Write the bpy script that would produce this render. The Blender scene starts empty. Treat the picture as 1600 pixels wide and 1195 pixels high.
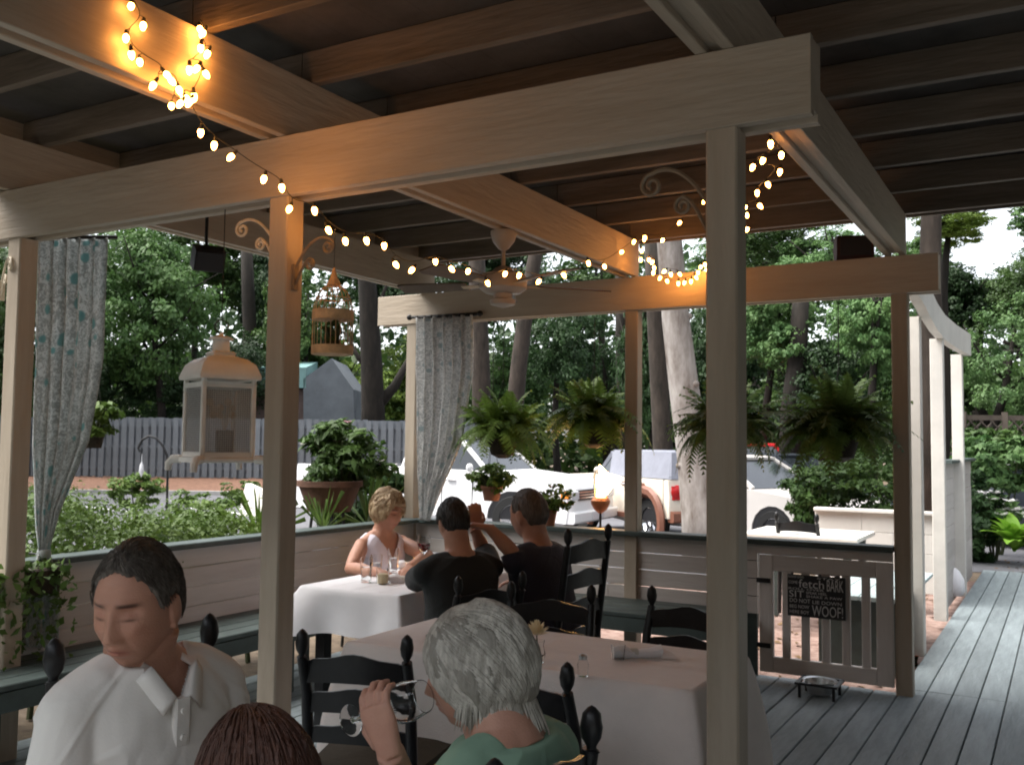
import bpy, bmesh, math, random
import numpy as np
from mathutils import Vector, Matrix, noise

SC = bpy.context.scene
COL = SC.collection
PI = math.pi
R = math.radians
random.seed(7)

# ------------------------------------------------------------------ camera
CAM_H = 1.52
YAW, PITCH, ROLL, FOC = 0.5208, 0.06196, 0.0113, 1508.0
_f = Vector((-math.sin(YAW)*math.cos(PITCH), math.cos(YAW)*math.cos(PITCH), math.sin(PITCH)))
_r = Vector((math.cos(YAW), math.sin(YAW), 0)); _u = _r.cross(_f)
RT = math.cos(ROLL)*_r + math.sin(ROLL)*_u
UP = -math.sin(ROLL)*_r + math.cos(ROLL)*_u
FW = _f
cd = bpy.data.cameras.new('camera'); cam = bpy.data.objects.new('camera', cd); COL.objects.link(cam)
cd.sensor_fit = 'HORIZONTAL'; cd.sensor_width = 36.0; cd.lens = 36.0*FOC/1600.0
cd.clip_start = 0.05; cd.clip_end = 900
cam.matrix_world = Matrix(((RT.x, UP.x, -FW.x, 0), (RT.y, UP.y, -FW.y, 0), (RT.z, UP.z, -FW.z, CAM_H), (0, 0, 0, 1)))
SC.camera = cam

def at(px, py, t):
    """survey helper: photograph bearing + distance along the view -> place in metres"""
    return Vector((0, 0, CAM_H)) + (RT*((px-800)/FOC) - UP*((py-597.5)/FOC) + FW)*t
def atz(px, py, z):
    d = RT*((px-800)/FOC) - UP*((py-597.5)/FOC) + FW
    return Vector((0, 0, CAM_H)) + d*((z-CAM_H)/d.z)
def aty(px, py, y):
    d = RT*((px-800)/FOC) - UP*((py-597.5)/FOC) + FW
    return Vector((0, 0, CAM_H)) + d*(y/d.y)
def atx(px, py, x):
    d = RT*((px-800)/FOC) - UP*((py-597.5)/FOC) + FW
    return Vector((0, 0, CAM_H)) + d*(x/d.x)

# ------------------------------------------------------------------ sky, sun, exposure
SUN_EL, SUN_AZ = R(64), R(240)         # soft evening light from the left, behind the camera
SKY_STRENGTH = 0.125
W = bpy.data.worlds.new("World"); SC.world = W; W.use_nodes = True
nt = W.node_tree; nt.nodes.clear()
sky = nt.nodes.new('ShaderNodeTexSky'); sky.sky_type = 'NISHITA'; sky.sun_disc = False
sky.sun_elevation = SUN_EL; sky.sun_rotation = SUN_AZ; sky.dust_density = 3.0; sky.air_density = 1.0; sky.ozone_density = 1.0
hsv = nt.nodes.new('ShaderNodeHueSaturation'); hsv.inputs['Saturation'].default_value = 0.28
bg = nt.nodes.new('ShaderNodeBackground'); bg.inputs['Strength'].default_value = SKY_STRENGTH
wo = nt.nodes.new('ShaderNodeOutputWorld')
nt.links.new(sky.outputs[0], hsv.inputs['Color']); nt.links.new(hsv.outputs[0], bg.inputs[0]); nt.links.new(bg.outputs[0], wo.inputs[0])
ld = bpy.data.lights.new('sun', 'SUN'); ld.energy = 1.9; ld.angle = R(60); ld.color = (1.0, 0.95, 0.88)
sun = bpy.data.objects.new('sun', ld); COL.objects.link(sun)
sd = Vector((math.sin(SUN_AZ)*math.cos(SUN_EL), math.cos(SUN_AZ)*math.cos(SUN_EL), math.sin(SUN_EL)))
sun.rotation_euler = sd.to_track_quat('Z', 'Y').to_euler()
SC.view_settings.view_transform = 'Standard'; SC.view_settings.look = 'None'
SC.view_settings.exposure = 2.0; SC.view_settings.gamma = 1.0; SC.view_settings.use_curve_mapping = False
SC.cycles.use_denoising = True; SC.cycles.filter_width = 2.0
SC.cycles.max_bounces = 8; SC.cycles.diffuse_bounces = 5; SC.cycles.transparent_max_bounces = 12
SC.cycles.sample_clamp_indirect = 4.0

# ------------------------------------------------------------------ materials
def material(name, col, rough=0.6, metal=0.0, var=0.0, vscale=6.0, bump=0.0, bscale=60.0, stretch=(1, 1, 1), rnd=0.0,
             emit=None, estr=0.0, trans=0.0, transl=0.0, spec=0.4, col2=None, sub=0.0, ior=1.45, alpha=1.0, sheen=0.0):
    m = bpy.data.materials.new(name); m.use_nodes = True
    n, l = m.node_tree.nodes, m.node_tree.links
    b = n['Principled BSDF']; out = n['Material Output']
    b.inputs['Base Color'].default_value = (*col, 1); b.inputs['Roughness'].default_value = rough
    b.inputs['Metallic'].default_value = metal; b.inputs['Specular IOR Level'].default_value = spec
    b.inputs['IOR'].default_value = ior
    if trans: b.inputs['Transmission Weight'].default_value = trans
    if alpha < 1: b.inputs['Alpha'].default_value = alpha
    if sub:
        b.inputs['Subsurface Weight'].default_value = sub; b.inputs['Subsurface Radius'].default_value = (0.01, 0.004, 0.002)
    if sheen: b.inputs['Sheen Weight'].default_value = sheen
    if emit:
        b.inputs['Emission Color'].default_value = (*emit, 1); b.inputs['Emission Strength'].default_value = estr
    tc = n.new('ShaderNodeTexCoord'); mp = n.new('ShaderNodeMapping'); mp.inputs['Scale'].default_value = stretch
    l.new(tc.outputs['Object'], mp.inputs[0])
    cur = None
    if var or col2:
        nz = n.new('ShaderNodeTexNoise'); nz.inputs['Scale'].default_value = vscale; nz.inputs['Detail'].default_value = 5
        nz.inputs['Roughness'].default_value = 0.65
        l.new(mp.outputs[0], nz.inputs['Vector'])
        rp = n.new('ShaderNodeValToRGB'); rp.color_ramp.elements[0].position = 0.32; rp.color_ramp.elements[1].position = 0.7
        c2 = col2 if col2 else tuple(min(1, c*(1+var)) for c in col)
        c1 = col if col2 else tuple(c*(1-var) for c in col)
        rp.color_ramp.elements[0].color = (*c1, 1); rp.color_ramp.elements[1].color = (*c2, 1)
        l.new(nz.outputs[0], rp.inputs[0]); cur = rp.outputs[0]
    if rnd:
        oi = n.new('ShaderNodeObjectInfo'); mr = n.new('ShaderNodeMapRange')
        mr.inputs['To Min'].default_value = 1-rnd; mr.inputs['To Max'].default_value = 1+rnd
        l.new(oi.outputs['Random'], mr.inputs[0])
        mx = n.new('ShaderNodeVectorMath'); mx.operation = 'SCALE'
        if cur: l.new(cur, mx.inputs[0])
        else: mx.inputs[0].default_value = col
        l.new(mr.outputs[0], mx.inputs['Scale']); cur = mx.outputs[0]
    if cur: l.new(cur, b.inputs['Base Color'])
    if bump:
        nb = n.new('ShaderNodeTexNoise'); nb.inputs['Scale'].default_value = bscale; nb.inputs['Detail'].default_value = 4
        l.new(mp.outputs[0], nb.inputs['Vector'])
        bp = n.new('ShaderNodeBump'); bp.inputs['Strength'].default_value = bump; bp.inputs['Distance'].default_value = 0.01
        l.new(nb.outputs[0], bp.inputs['Height']); l.new(bp.outputs[0], b.inputs['Normal'])
    if transl:
        tr = n.new('ShaderNodeBsdfTranslucent'); ms = n.new('ShaderNodeMixShader'); ms.inputs[0].default_value = transl
        if cur: l.new(cur, tr.inputs[0])
        else: tr.inputs[0].default_value = (*col, 1)
        l.new(b.outputs[0], ms.inputs[1]); l.new(tr.outputs[0], ms.inputs[2]); l.new(ms.outputs[0], out.inputs[0])
    return m

M = {}
M['white'] = material('white_paint', (0.60, 0.575, 0.53), 0.55, var=0.10, vscale=2.5, bump=0.25, bscale=14, stretch=(1, 1, 1), rnd=0.05)
GRAIN = {'x': (.12, 1, 1), 'y': (1, .12, 1), 'z': (1, 1, .12)}
for ax_, st_ in GRAIN.items():
    M['beige_'+ax_] = material('porch_paint_'+ax_, (0.355, 0.295, 0.225), 0.55, col2=(0.43, 0.365, 0.29), vscale=11, bump=0.4, bscale=45, stretch=st_, rnd=0.10)
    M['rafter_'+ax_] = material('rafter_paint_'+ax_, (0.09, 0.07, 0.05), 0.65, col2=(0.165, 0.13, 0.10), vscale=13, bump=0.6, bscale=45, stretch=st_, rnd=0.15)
M['beige'] = M['beige_z']; M['rafter'] = M['rafter_x']
for ax_, st_ in GRAIN.items(): M['plank_'+ax_] = material('plank_paint_'+ax_, (0.47, 0.43, 0.40), 0.6, col2=(0.55, 0.51, 0.48), vscale=12, bump=0.45, bscale=40, stretch=st_, rnd=0.09)
M['plank'] = M['plank_z']
M['deck'] = material('deck_paint', (0.175, 0.205, 0.215), 0.5, var=0.22, vscale=5, bump=0.5, bscale=18, stretch=(4, .5, 4), rnd=0.16)
M['green_paint'] = material('green_grey_paint', (0.055, 0.073, 0.069), 0.45, var=0.2, vscale=7, bump=0.3, bscale=25, rnd=0.1)
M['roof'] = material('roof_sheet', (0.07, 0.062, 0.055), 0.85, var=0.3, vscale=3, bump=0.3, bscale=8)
M['black'] = material('black_lacquer', (0.012, 0.012, 0.013), 0.35, var=0.3, vscale=12, bump=0.1, bscale=40)
M['rush'] = material('rush_seat', (0.05, 0.04, 0.025), 0.8, var=0.3, vscale=30, bump=0.6, bscale=90, stretch=(1, 8, 1))
M['cloth'] = material('white_linen', (0.80, 0.79, 0.81), 0.75, var=0.03, vscale=9, bump=0.12, bscale=160, sheen=0.1)
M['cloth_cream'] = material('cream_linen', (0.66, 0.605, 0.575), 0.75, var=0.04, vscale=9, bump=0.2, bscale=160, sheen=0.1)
M['pane'] = material('hazy_pane', (0.55, 0.54, 0.52), 0.5, alpha=0.30)
M['iron'] = material('wrought_iron', (0.02, 0.02, 0.02), 0.5, metal=0.3, bump=0.2, bscale=90)
M['mesh_wire'] = material('lantern_mesh', (0.34, 0.33, 0.32), 0.6)
M['ivory_metal'] = material('ivory_metal', (0.58, 0.50, 0.38), 0.5, var=0.2, vscale=20, bump=0.2, bscale=70)
M['lantern'] = material('lantern_paint', (0.74, 0.71, 0.66), 0.45, var=0.09, vscale=9, bump=0.15, bscale=50)
M['bamboo'] = material('cage_wood', (0.60, 0.38, 0.20), 0.55, var=0.25, vscale=22, bump=0.2, bscale=70)
M['glass'] = material('clear_glass', (0.97, 0.98, 0.98), 0.02, trans=1.0, ior=1.22)
M['water'] = material('water_in_glass', (0.95, 0.97, 0.98), 0.02, trans=1.0, ior=1.2)
M['wine'] = material('red_wine', (0.10, 0.008, 0.012), 0.05, spec=0.6)
M['terracotta'] = material('terracotta', (0.26, 0.12, 0.075), 0.8, var=0.2, vscale=12, bump=0.3, bscale=50)
M['dark_pot'] = material('dark_pot', (0.035, 0.026, 0.018), 0.8, var=0.3, vscale=20, bump=0.5, bscale=80)
M['bark_pale'] = material('pale_bark', (0.13, 0.10, 0.08), 0.9, col2=(0.46, 0.43, 0.40), vscale=4.5, bump=0.7, bscale=14, stretch=(1, 1, .35))
M['bark'] = material('brown_bark', (0.022, 0.018, 0.014), 0.95, col2=(0.065, 0.05, 0.04), vscale=6, bump=0.9, bscale=14, stretch=(1, 1, .3))
M['bark_dark'] = material('dark_bark', (0.008, 0.007, 0.005), 0.95, col2=(0.024, 0.019, 0.015), vscale=6, bump=0.9, bscale=14, stretch=(1, 1, .3))
def leafmat(name, a, b, vs, rnd=0.18, transl=0.3):
    return material(name, a, 0.55, col2=b, vscale=vs, rnd=rnd, transl=transl, spec=0.35)
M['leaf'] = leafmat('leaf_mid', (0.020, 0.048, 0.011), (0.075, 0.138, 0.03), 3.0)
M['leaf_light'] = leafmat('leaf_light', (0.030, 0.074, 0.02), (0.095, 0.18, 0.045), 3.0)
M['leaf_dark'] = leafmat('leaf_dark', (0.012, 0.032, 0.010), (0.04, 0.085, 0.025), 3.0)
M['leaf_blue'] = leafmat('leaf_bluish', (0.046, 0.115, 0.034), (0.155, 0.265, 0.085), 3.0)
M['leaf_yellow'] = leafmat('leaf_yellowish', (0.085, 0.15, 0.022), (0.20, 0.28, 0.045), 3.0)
M['hedge'] = leafmat('hedge_leaf', (0.038, 0.085, 0.014), (0.14, 0.215, 0.042), 2.2)
M['fern'] = leafmat('fern_frond', (0.055, 0.115, 0.016), (0.16, 0.25, 0.045), 3.0)
M['fern_dark'] = leafmat('fern_frond_dark', (0.045, 0.09, 0.016), (0.125, 0.20, 0.05), 3.0)
M['hosta'] = leafmat('bright_leaf', (0.12, 0.28, 0.025), (0.24, 0.45, 0.05), 3.0)
M['stem'] = material('plant_stem', (0.05, 0.06, 0.025), 0.8)
M['fence'] = material('fence_stain', (0.135, 0.153, 0.170), 0.8, var=0.15, vscale=2, bump=0.3, bscale=12, rnd=0.14)
M['teal'] = material('teal_roof', (0.17, 0.30, 0.29), 0.6, var=0.1, vscale=1.2)
M['asphalt'] = material('asphalt', (0.075, 0.075, 0.08), 0.9, var=0.25, vscale=1.2, bump=0.4, bscale=40)
M['lot'] = material('parking_asphalt', (0.115, 0.115, 0.125), 0.85, var=0.18, vscale=0.8, bump=0.4, bscale=30)
M['brick_ground'] = material('brick_chips', (0.15, 0.085, 0.065), 0.9, col2=(0.36, 0.26, 0.22), vscale=9, bump=0.8, bscale=30)
M['mulch'] = material('pine_mulch', (0.10, 0.05, 0.032), 0.95, col2=(0.21, 0.115, 0.075), vscale=7, bump=1.0, bscale=20)
M['soil'] = material('leaf_litter', (0.07, 0.05, 0.035), 0.95, col2=(0.16, 0.12, 0.08), vscale=8, bump=1.0, bscale=22)
M['line'] = material('road_paint', (0.78, 0.78, 0.76), 0.7, var=0.08, vscale=5)
M['concrete'] = material('kerb_concrete', (0.42, 0.41, 0.39), 0.9, var=0.12, vscale=3, bump=0.3, bscale=30)
M['car_white'] = material('car_paint_white', (0.80, 0.80, 0.80), 0.22, spec=0.6)
M['car_cream'] = material('car_paint_cream', (0.72, 0.66, 0.56), 0.3, spec=0.5, var=0.04, vscale=3)
M['car_silver'] = material('car_paint_pearl', (0.62, 0.59, 0.56), 0.25, spec=0.6)
M['car_red'] = material('car_paint_red', (0.40, 0.015, 0.02), 0.25, spec=0.6)
M['car_brown'] = material('fender_brown', (0.20, 0.085, 0.055), 0.5, var=0.1, vscale=6)
M['car_dark'] = material('car_paint_dark', (0.03, 0.035, 0.045), 0.25, spec=0.6)
M['soft_top'] = material('grey_canvas', (0.20, 0.21, 0.25), 0.75, var=0.1, vscale=4, bump=0.3, bscale=20)
M['window'] = material('car_glass', (0.02, 0.024, 0.028), 0.06, spec=0.7)
M['tyre'] = material('tyre_rubber', (0.018, 0.018, 0.018), 0.8, bump=0.3, bscale=60)
M['chrome'] = material('chrome', (0.75, 0.75, 0.76), 0.18, metal=1.0)
M['plastic'] = material('dark_plastic', (0.02, 0.02, 0.022), 0.5)
M['red_lens'] = material('red_lens', (0.45, 0.02, 0.02), 0.2)
M['amber_lens'] = material('amber_lens', (0.75, 0.25, 0.03), 0.2)
M['lens'] = material('headlight_lens', (0.65, 0.66, 0.68), 0.12)
M['bulb'] = material('lit_bulb', (1, 0.8, 0.5), 0.3, emit=(1.0, 0.38, 0.075), estr=13)
M['flame'] = material('flame', (1, 0.6, 0.2), 0.5, emit=(1.0, 0.50, 0.14), estr=14)
M['candle_glow'] = material('candle_glow', (1, 0.6, 0.2), 0.5, emit=(1.0, 0.45, 0.10), estr=2.2)
M['wire'] = material('string_wire', (0.02, 0.022, 0.018), 0.6)
M['sign_black'] = material('sign_black', (0.018, 0.018, 0.02), 0.5, var=0.2, vscale=30)
M['sign_ink'] = material('sign_lettering', (0.52, 0.51, 0.50), 0.6)
M['cream_petal'] = material('cream_petal', (0.78, 0.68, 0.46), 0.6, transl=0.25, var=0.08, vscale=40)
M['pink_petal'] = material('pink_petal', (0.62, 0.36, 0.42), 0.6, transl=0.25)
M['white_petal'] = material('white_petal', (0.8, 0.78, 0.78), 0.6, transl=0.25)
M['orange_petal'] = material('orange_petal', (0.75, 0.16, 0.03), 0.6, transl=0.25)
M['steel'] = material('steel', (0.55, 0.55, 0.55), 0.3, metal=1.0)
M['speaker'] = material('speaker_black', (0.02, 0.02, 0.022), 0.6, bump=0.2, bscale=200)
M['redbox'] = material('dark_red_box', (0.045, 0.02, 0.016), 0.7, var=0.2, vscale=10)
M['fan'] = material('fan_ivory', (0.33, 0.29, 0.25), 0.4, var=0.05, vscale=8)

# ------------------------------------------------------------------ mesh building
class MB:
    def __init__(s): s.v, s.f, s.m = [], [], []
    def add(s, vs, fs, mi=0):
        o = len(s.v); s.v += [tuple(p) for p in vs]; s.f += [tuple(i+o for i in f) for f in fs]; s.m += [mi]*len(fs); return s
    def box(s, a, b, mi=0, bev=0.0):
        x0, y0, z0 = a; x1, y1, z1 = b
        if x0 > x1: x0, x1 = x1, x0
        if y0 > y1: y0, y1 = y1, y0
        if z0 > z1: z0, z1 = z1, z0
        if bev <= 0:
            return s.add([(x0,y0,z0),(x1,y0,z0),(x1,y1,z0),(x0,y1,z0),(x0,y0,z1),(x1,y0,z1),(x1,y1,z1),(x0,y1,z1)],
                     [(0,3,2,1),(4,5,6,7),(0,1,5,4),(1,2,6,5),(2,3,7,6),(3,0,4,7)], mi)
        # chamfered along the longest axis: octagonal prism
        d = [x1-x0, y1-y0, z1-z0]; k = d.index(max(d)); bev = min(bev, 0.45*min(d))
        ax = [i for i in range(3) if i != k]; lo = [x0,y0,z0]; hi = [x1,y1,z1]
        u0,u1,w0,w1 = lo[ax[0]],hi[ax[0]],lo[ax[1]],hi[ax[1]]
        sec = [(u0+bev,w0),(u1-bev,w0),(u1,w0+bev),(u1,w1-bev),(u1-bev,w1),(u0+bev,w1),(u0,w1-bev),(u0,w0+bev)]
        if k == 1: sec = sec[::-1]
        vs = []
        for t in (lo[k], hi[k]):
            for (u, w) in sec:
                p = [0,0,0]; p[k] = t; p[ax[0]] = u; p[ax[1]] = w; vs.append(p)
        fs = [(i,(i+1)%8,8+(i+1)%8,8+i) for i in range(8)] + [tuple(range(7,-1,-1)), tuple(range(8,16))]
        return s.add(vs, fs, mi)
    def bar(s, p, q, w, h, up=(0,0,1), mi=0):
        p, q = Vector(p), Vector(q); d = (q-p).normalized(); u = Vector(up)
        x = d.cross(u)
        if x.length < 1e-4: x = d.cross(Vector((1,0,0)))
        x.normalize(); y = x.cross(d)
        vs = [c + x*(sx*w/2) + y*(sy*h/2) for c in (p,q) for sx,sy in ((-1,-1),(1,-1),(1,1),(-1,1))]
        return s.add(vs, [(0,1,2,3),(7,6,5,4),(0,4,5,1),(1,5,6,2),(2,6,7,3),(3,7,4,0)], mi)
    def tube(s, pts, rad, n=8, mi=0, cap=True, flat=1.0, up=None):
        pts = [Vector(p) for p in pts]; k = len(pts)
        rad = list(rad) if hasattr(rad, '__len__') else [rad]*k
        o = len(s.v); prev = None
        for i, p in enumerate(pts):
            d = (pts[min(i+1,k-1)] - pts[max(i-1,0)])
            d = d.normalized() if d.length > 1e-9 else Vector((0,0,1))
            if prev is None:
                a = Vector(up) if up is not None else (Vector((0,0,1)) if abs(d.z) < .9 else Vector((1,0,0)))
                x = d.cross(a).normalized()
            else:
                x = (prev - d*prev.dot(d)); x = x.normalized() if x.length > 1e-6 else d.orthogonal().normalized()
            prev = x; y = d.cross(x)
            for j in range(n):
                a = 2*PI*j/n; s.v.append(tuple(p + x*(math.cos(a)*rad[i]) + y*(math.sin(a)*rad[i]*flat)))
        for i in range(k-1):
            for j in range(n):
                s.f.append((o+i*n+j, o+i*n+(j+1)%n, o+(i+1)*n+(j+1)%n, o+(i+1)*n+j)); s.m.append(mi)
        if cap:
            s.f.append(tuple(o+j for j in range(n))[::-1]); s.m.append(mi)
            s.f.append(tuple(o+(k-1)*n+j for j in range(n))); s.m.append(mi)
        return s
    def lathe(s, prof, n=16, c=(0,0,0), mi=0, sx=1.0, sy=1.0, cap=True):
        o = len(s.v); k = len(prof)
        for (r, z) in prof:
            for j in range(n):
                a = 2*PI*j/n; s.v.append((c[0]+r*sx*math.cos(a), c[1]+r*sy*math.sin(a), c[2]+z))
        for i in range(k-1):
            for j in range(n):
                s.f.append((o+i*n+j, o+i*n+(j+1)%n, o+(i+1)*n+(j+1)%n, o+(i+1)*n+j)); s.m.append(mi)
        if cap:
            if prof[0][0] > 1e-5: s.f.append(tuple(o+j for j in range(n))[::-1]); s.m.append(mi)
            if prof[-1][0] > 1e-5: s.f.append(tuple(o+(k-1)*n+j for j in range(n))); s.m.append(mi)
        return s
    def loft(s, rings, mi=0, cap=True):
        o = len(s.v); n = len(rings[0])
        for r in rings: s.v += [tuple(p) for p in r]
        for i in range(len(rings)-1):
            for j in range(n):
                s.f.append((o+i*n+j, o+i*n+(j+1)%n, o+(i+1)*n+(j+1)%n, o+(i+1)*n+j)); s.m.append(mi)
        if cap:
            s.f.append(tuple(o+j for j in range(n))[::-1]); s.m.append(mi)
            s.f.append(tuple(o+(len(rings)-1)*n+j for j in range(n))); s.m.append(mi)
        return s
    def ball(s, c, r, n=12, m=8, mi=0):
        r = r if hasattr(r, '__len__') else (r, r, r)
        prof = [(math.sin(PI*i/m), -math.cos(PI*i/m)) for i in range(m+1)]
        o = len(s.v)
        for (a, z) in prof:
            for j in range(n):
                t = 2*PI*j/n; s.v.append((c[0]+r[0]*a*math.cos(t), c[1]+r[1]*a*math.sin(t), c[2]+r[2]*z))
        for i in range(m):
            for j in range(n):
                s.f.append((o+i*n+j, o+i*n+(j+1)%n, o+(i+1)*n+(j+1)%n, o+(i+1)*n+j)); s.m.append(mi)
        return s
    def quad(s, a, b, c, d, mi=0): return s.add([a,b,c,d], [(0,1,2,3)], mi)
    def prism(s, poly, d0, d1, axis=1, mi=0):
        """extrude a 2-D outline (u,w) along an axis"""
        def P(u, w, t): return (u, t, w) if axis == 1 else ((t, u, w) if axis == 0 else (u, w, t))
        n = len(poly); vs = [P(u, w, d0) for u, w in poly] + [P(u, w, d1) for u, w in poly]
        return s.add(vs, [(i,(i+1)%n,n+(i+1)%n,n+i) for i in range(n)] + [tuple(range(n))[::-1], tuple(range(n,2*n))], mi)
    def xf(s, mat):
        s.v = [tuple(mat @ Vector(p)) for p in s.v]; return s
    def mesh(s, name, mats, smooth=False, weld=False):
        me = bpy.data.meshes.new(name); me.from_pydata(s.v, [], s.f)
        for m in (mats if isinstance(mats, (list, tuple)) else [mats]): me.materials.append(m)
        if any(s.m): me.polygons.foreach_set('material_index', s.m)
        bm = bmesh.new(); bm.from_mesh(me)
        if weld: bmesh.ops.remove_doubles(bm, verts=bm.verts, dist=1e-5)
        bmesh.ops.recalc_face_normals(bm, faces=bm.faces)
        bm.to_mesh(me); bm.free()
        if smooth:
            me.polygons.foreach_set('use_smooth', [True]*len(me.polygons))
            if smooth != 'all': me.set_sharp_from_angle(angle=R(42))
        me.update(); return me
    def build(s, name, mats, parent=None, smooth=False, weld=False):
        return link(name, s.mesh(name, mats, smooth, weld), parent)

def link(name, data, parent=None):
    o = bpy.data.objects.new(name, data); COL.objects.link(o)
    if parent is not None: o.parent = parent
    return o
def tag(o, label=None, cat=None, group=None, kind=None):
    if label: o['label'] = label
    if cat: o['category'] = cat
    if group: o['group'] = group
    if kind: o['kind'] = kind
    return o
def thing(name, label, cat, loc=(0,0,0), rz=0.0, group=None):
    o = bpy.data.objects.new(name, None); COL.objects.link(o)
    o.location = loc; o.rotation_euler = (0, 0, rz); o.empty_display_size = 0.1
    return tag(o, label, cat, group)
def rebase(root, loc):
    """the parts were built in world metres: move the root to the thing's base"""
    loc = Vector(loc); root.location = loc
    for c in root.children: c.location = c.location - loc
def kids(o): return [c for c in bpy.data.objects if c.parent == o]
def dup(o, loc, rz, label=None, group=None, sc=None):
    def rec(src, par):
        c = src.copy(); COL.objects.link(c)
        if par is not None: c.parent = par
        for k in src.children: rec(k, c)
        return c
    r = rec(o, None); r.location = loc; r.rotation_euler = (0, 0, rz)
    if sc: r.scale = sc
    if label: r['label'] = label
    if group: r['group'] = group
    return r
def struct(name, mb, mats, **k):
    o = mb.build(name, mats, **k); o['kind'] = 'structure'; return o
def bez(p0, p1, p2, p3, n=10):
    p0,p1,p2,p3 = map(Vector,(p0,p1,p2,p3))
    return [((1-t)**3)*p0+3*t*(1-t)**2*p1+3*t*t*(1-t)*p2+t**3*p3 for t in [i/n for i in range(n+1)]]
# ================================================================== ground
g = MB(); g.add([(-400,-60,-.12),(400,-60,-.12),(400,600,-.12),(-400,600,-.12)], [(0,1,2,3)])
struct('ground', g, M['soil'])
def sheet(name, pts, z, mat):
    m = MB(); m.add([(p[0], p[1], z) for p in pts], [tuple(range(len(pts)))]); return struct(name, m, mat)
sheet('parking_lot', [(-4.9-5,-12),(-4.9-2.2,3),(-6.2,8),(-3.5,12.5),(3,17),(12,24),(6,40),(-26,40),(-46,14),(-34,-12)], -.112, M['lot'])
sheet('brick_ground', [(-5.2,6.5),(-.9,6.5),(-.9,13.2),(-3.2,12.3),(-5.4,9.2)], -.106, M['brick_ground'])
sheet('planting_bed', [(-7.6,-3),(-4.72,-3),(-4.72,8.2),(-6.0,8.0),(-7.4,3.2)], -.107, M['soil'])
# painted bay lines on the lot
for i, (a, b) in enumerate([((268,782),(392,806)),((300,792),(352,830)),((120,790),(215,800)),((500,800),(610,782)),((430,798),(470,776))]):
    p, q = atz(*a, -.106), atz(*b, -.106); d = (q-p).normalized(); n = Vector((-d.y, d.x, 0))*.06
    m = MB(); m.add([p-n, q-n, q+n, p+n], [(0,1,2,3)]); struct('bay_line', m, M['line'])
# kerb and mulch bank below the fence
def lat(px, t): 
    p = at(px, 600, t); return Vector((p.x, p.y, 0))
m = MB()
a0, a1, b0, b1 = lat(-250,28.4), lat(760,28.4), lat(-250,33.5), lat(760,33.5)
N = 26
for i in range(N+1):
    for j in range(6):
        p = (a0.lerp(a1, i/N)).lerp(b0.lerp(b1, i/N), j/5)
        m.v.append((p.x, p.y, -.10 + .42*(j/5)**.9 + .05*noise.noise(Vector((p.x*.8, p.y*.8, 3)))))
for i in range(N):
    for j in range(5):
        m.f.append((i*6+j, (i+1)*6+j, (i+1)*6+j+1, i*6+j+1)); m.m.append(0)
struct('mulch_bank', m, M['mulch'], smooth='all')
m = MB(); m.bar(lat(-250,28.3)+Vector((0,0,-.06)), lat(700,28.3)+Vector((0,0,-.06)), .18, .14); struct('kerb', m, M['concrete'])

# ================================================================== deck: every board a part
deck = thing('deck', None, None); del_keys = [k for k in deck.keys()]; deck['kind'] = 'structure'
pitch, bw = .1465, .140
def board_mesh(L):
    return MB().box((-bw/2, 0, -.03), (bw/2, L, 0), bev=.004).mesh('deck_board', M['deck'])
meshes = {}
def deck_board(x, y0, y1):
    L = round(y1-y0, 3)
    if L not in meshes: meshes[L] = board_mesh(L)
    o = link('deck_board', meshes[L], deck); o.location = (x, y0, random.uniform(-.0015, .0015))
x = -4.52
while x < 3.5:
    if x < -.92: deck_board(x, -4.1, 6.49)
    else:
        deck_board(x, -4.1, 2.95 if int(round(x/pitch)) % 3 else 6.615); 
        if int(round(x/pitch)) % 3: deck_board(x, 2.956, 6.615)
        deck_board(x, 6.621, 13.5)
    x += pitch
m = MB()
for yy in (-3.9, -2, 0, 2, 4, 6.3): m.box((-4.6, yy, -.1), (3.5, yy+.04, -.031))
for yy in (8, 10, 12, 13.4): m.box((-.9, yy, -.1), (2.6, yy+.04, -.031))
m.box((-.915, 6.62, -.1), (-.895, 13.5, -.031)); m.build('joist', M['deck'], deck)

# ================================================================== porch frame
porch = thing('porch', 'white painted timber porch with beams and rafters sheltering the tables', 'porch', (0,0,0))
ZB, ZT, ZR = 2.48, 2.72, 2.67
PLX = aty(30, 420, 2.811).x-.049
def pbox(name, a, b, mat='beige', bev=.006):
    d = [abs(b[i]-a[i]) for i in range(3)]
    return MB().box(a, b, bev=bev).build(name, M[mat+'_'+'xyz'[d.index(max(d))]], porch)
for (px, py) in ((-.89, 2.86), (-2.69, 2.86), (PLX, 2.86), (-.89, 6.47), (-2.70, 6.47), (-4.64, 6.47)):
    pbox('post', (px-.049, py-.049, -.02), (px+.049, py+.049, ZB))
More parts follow.
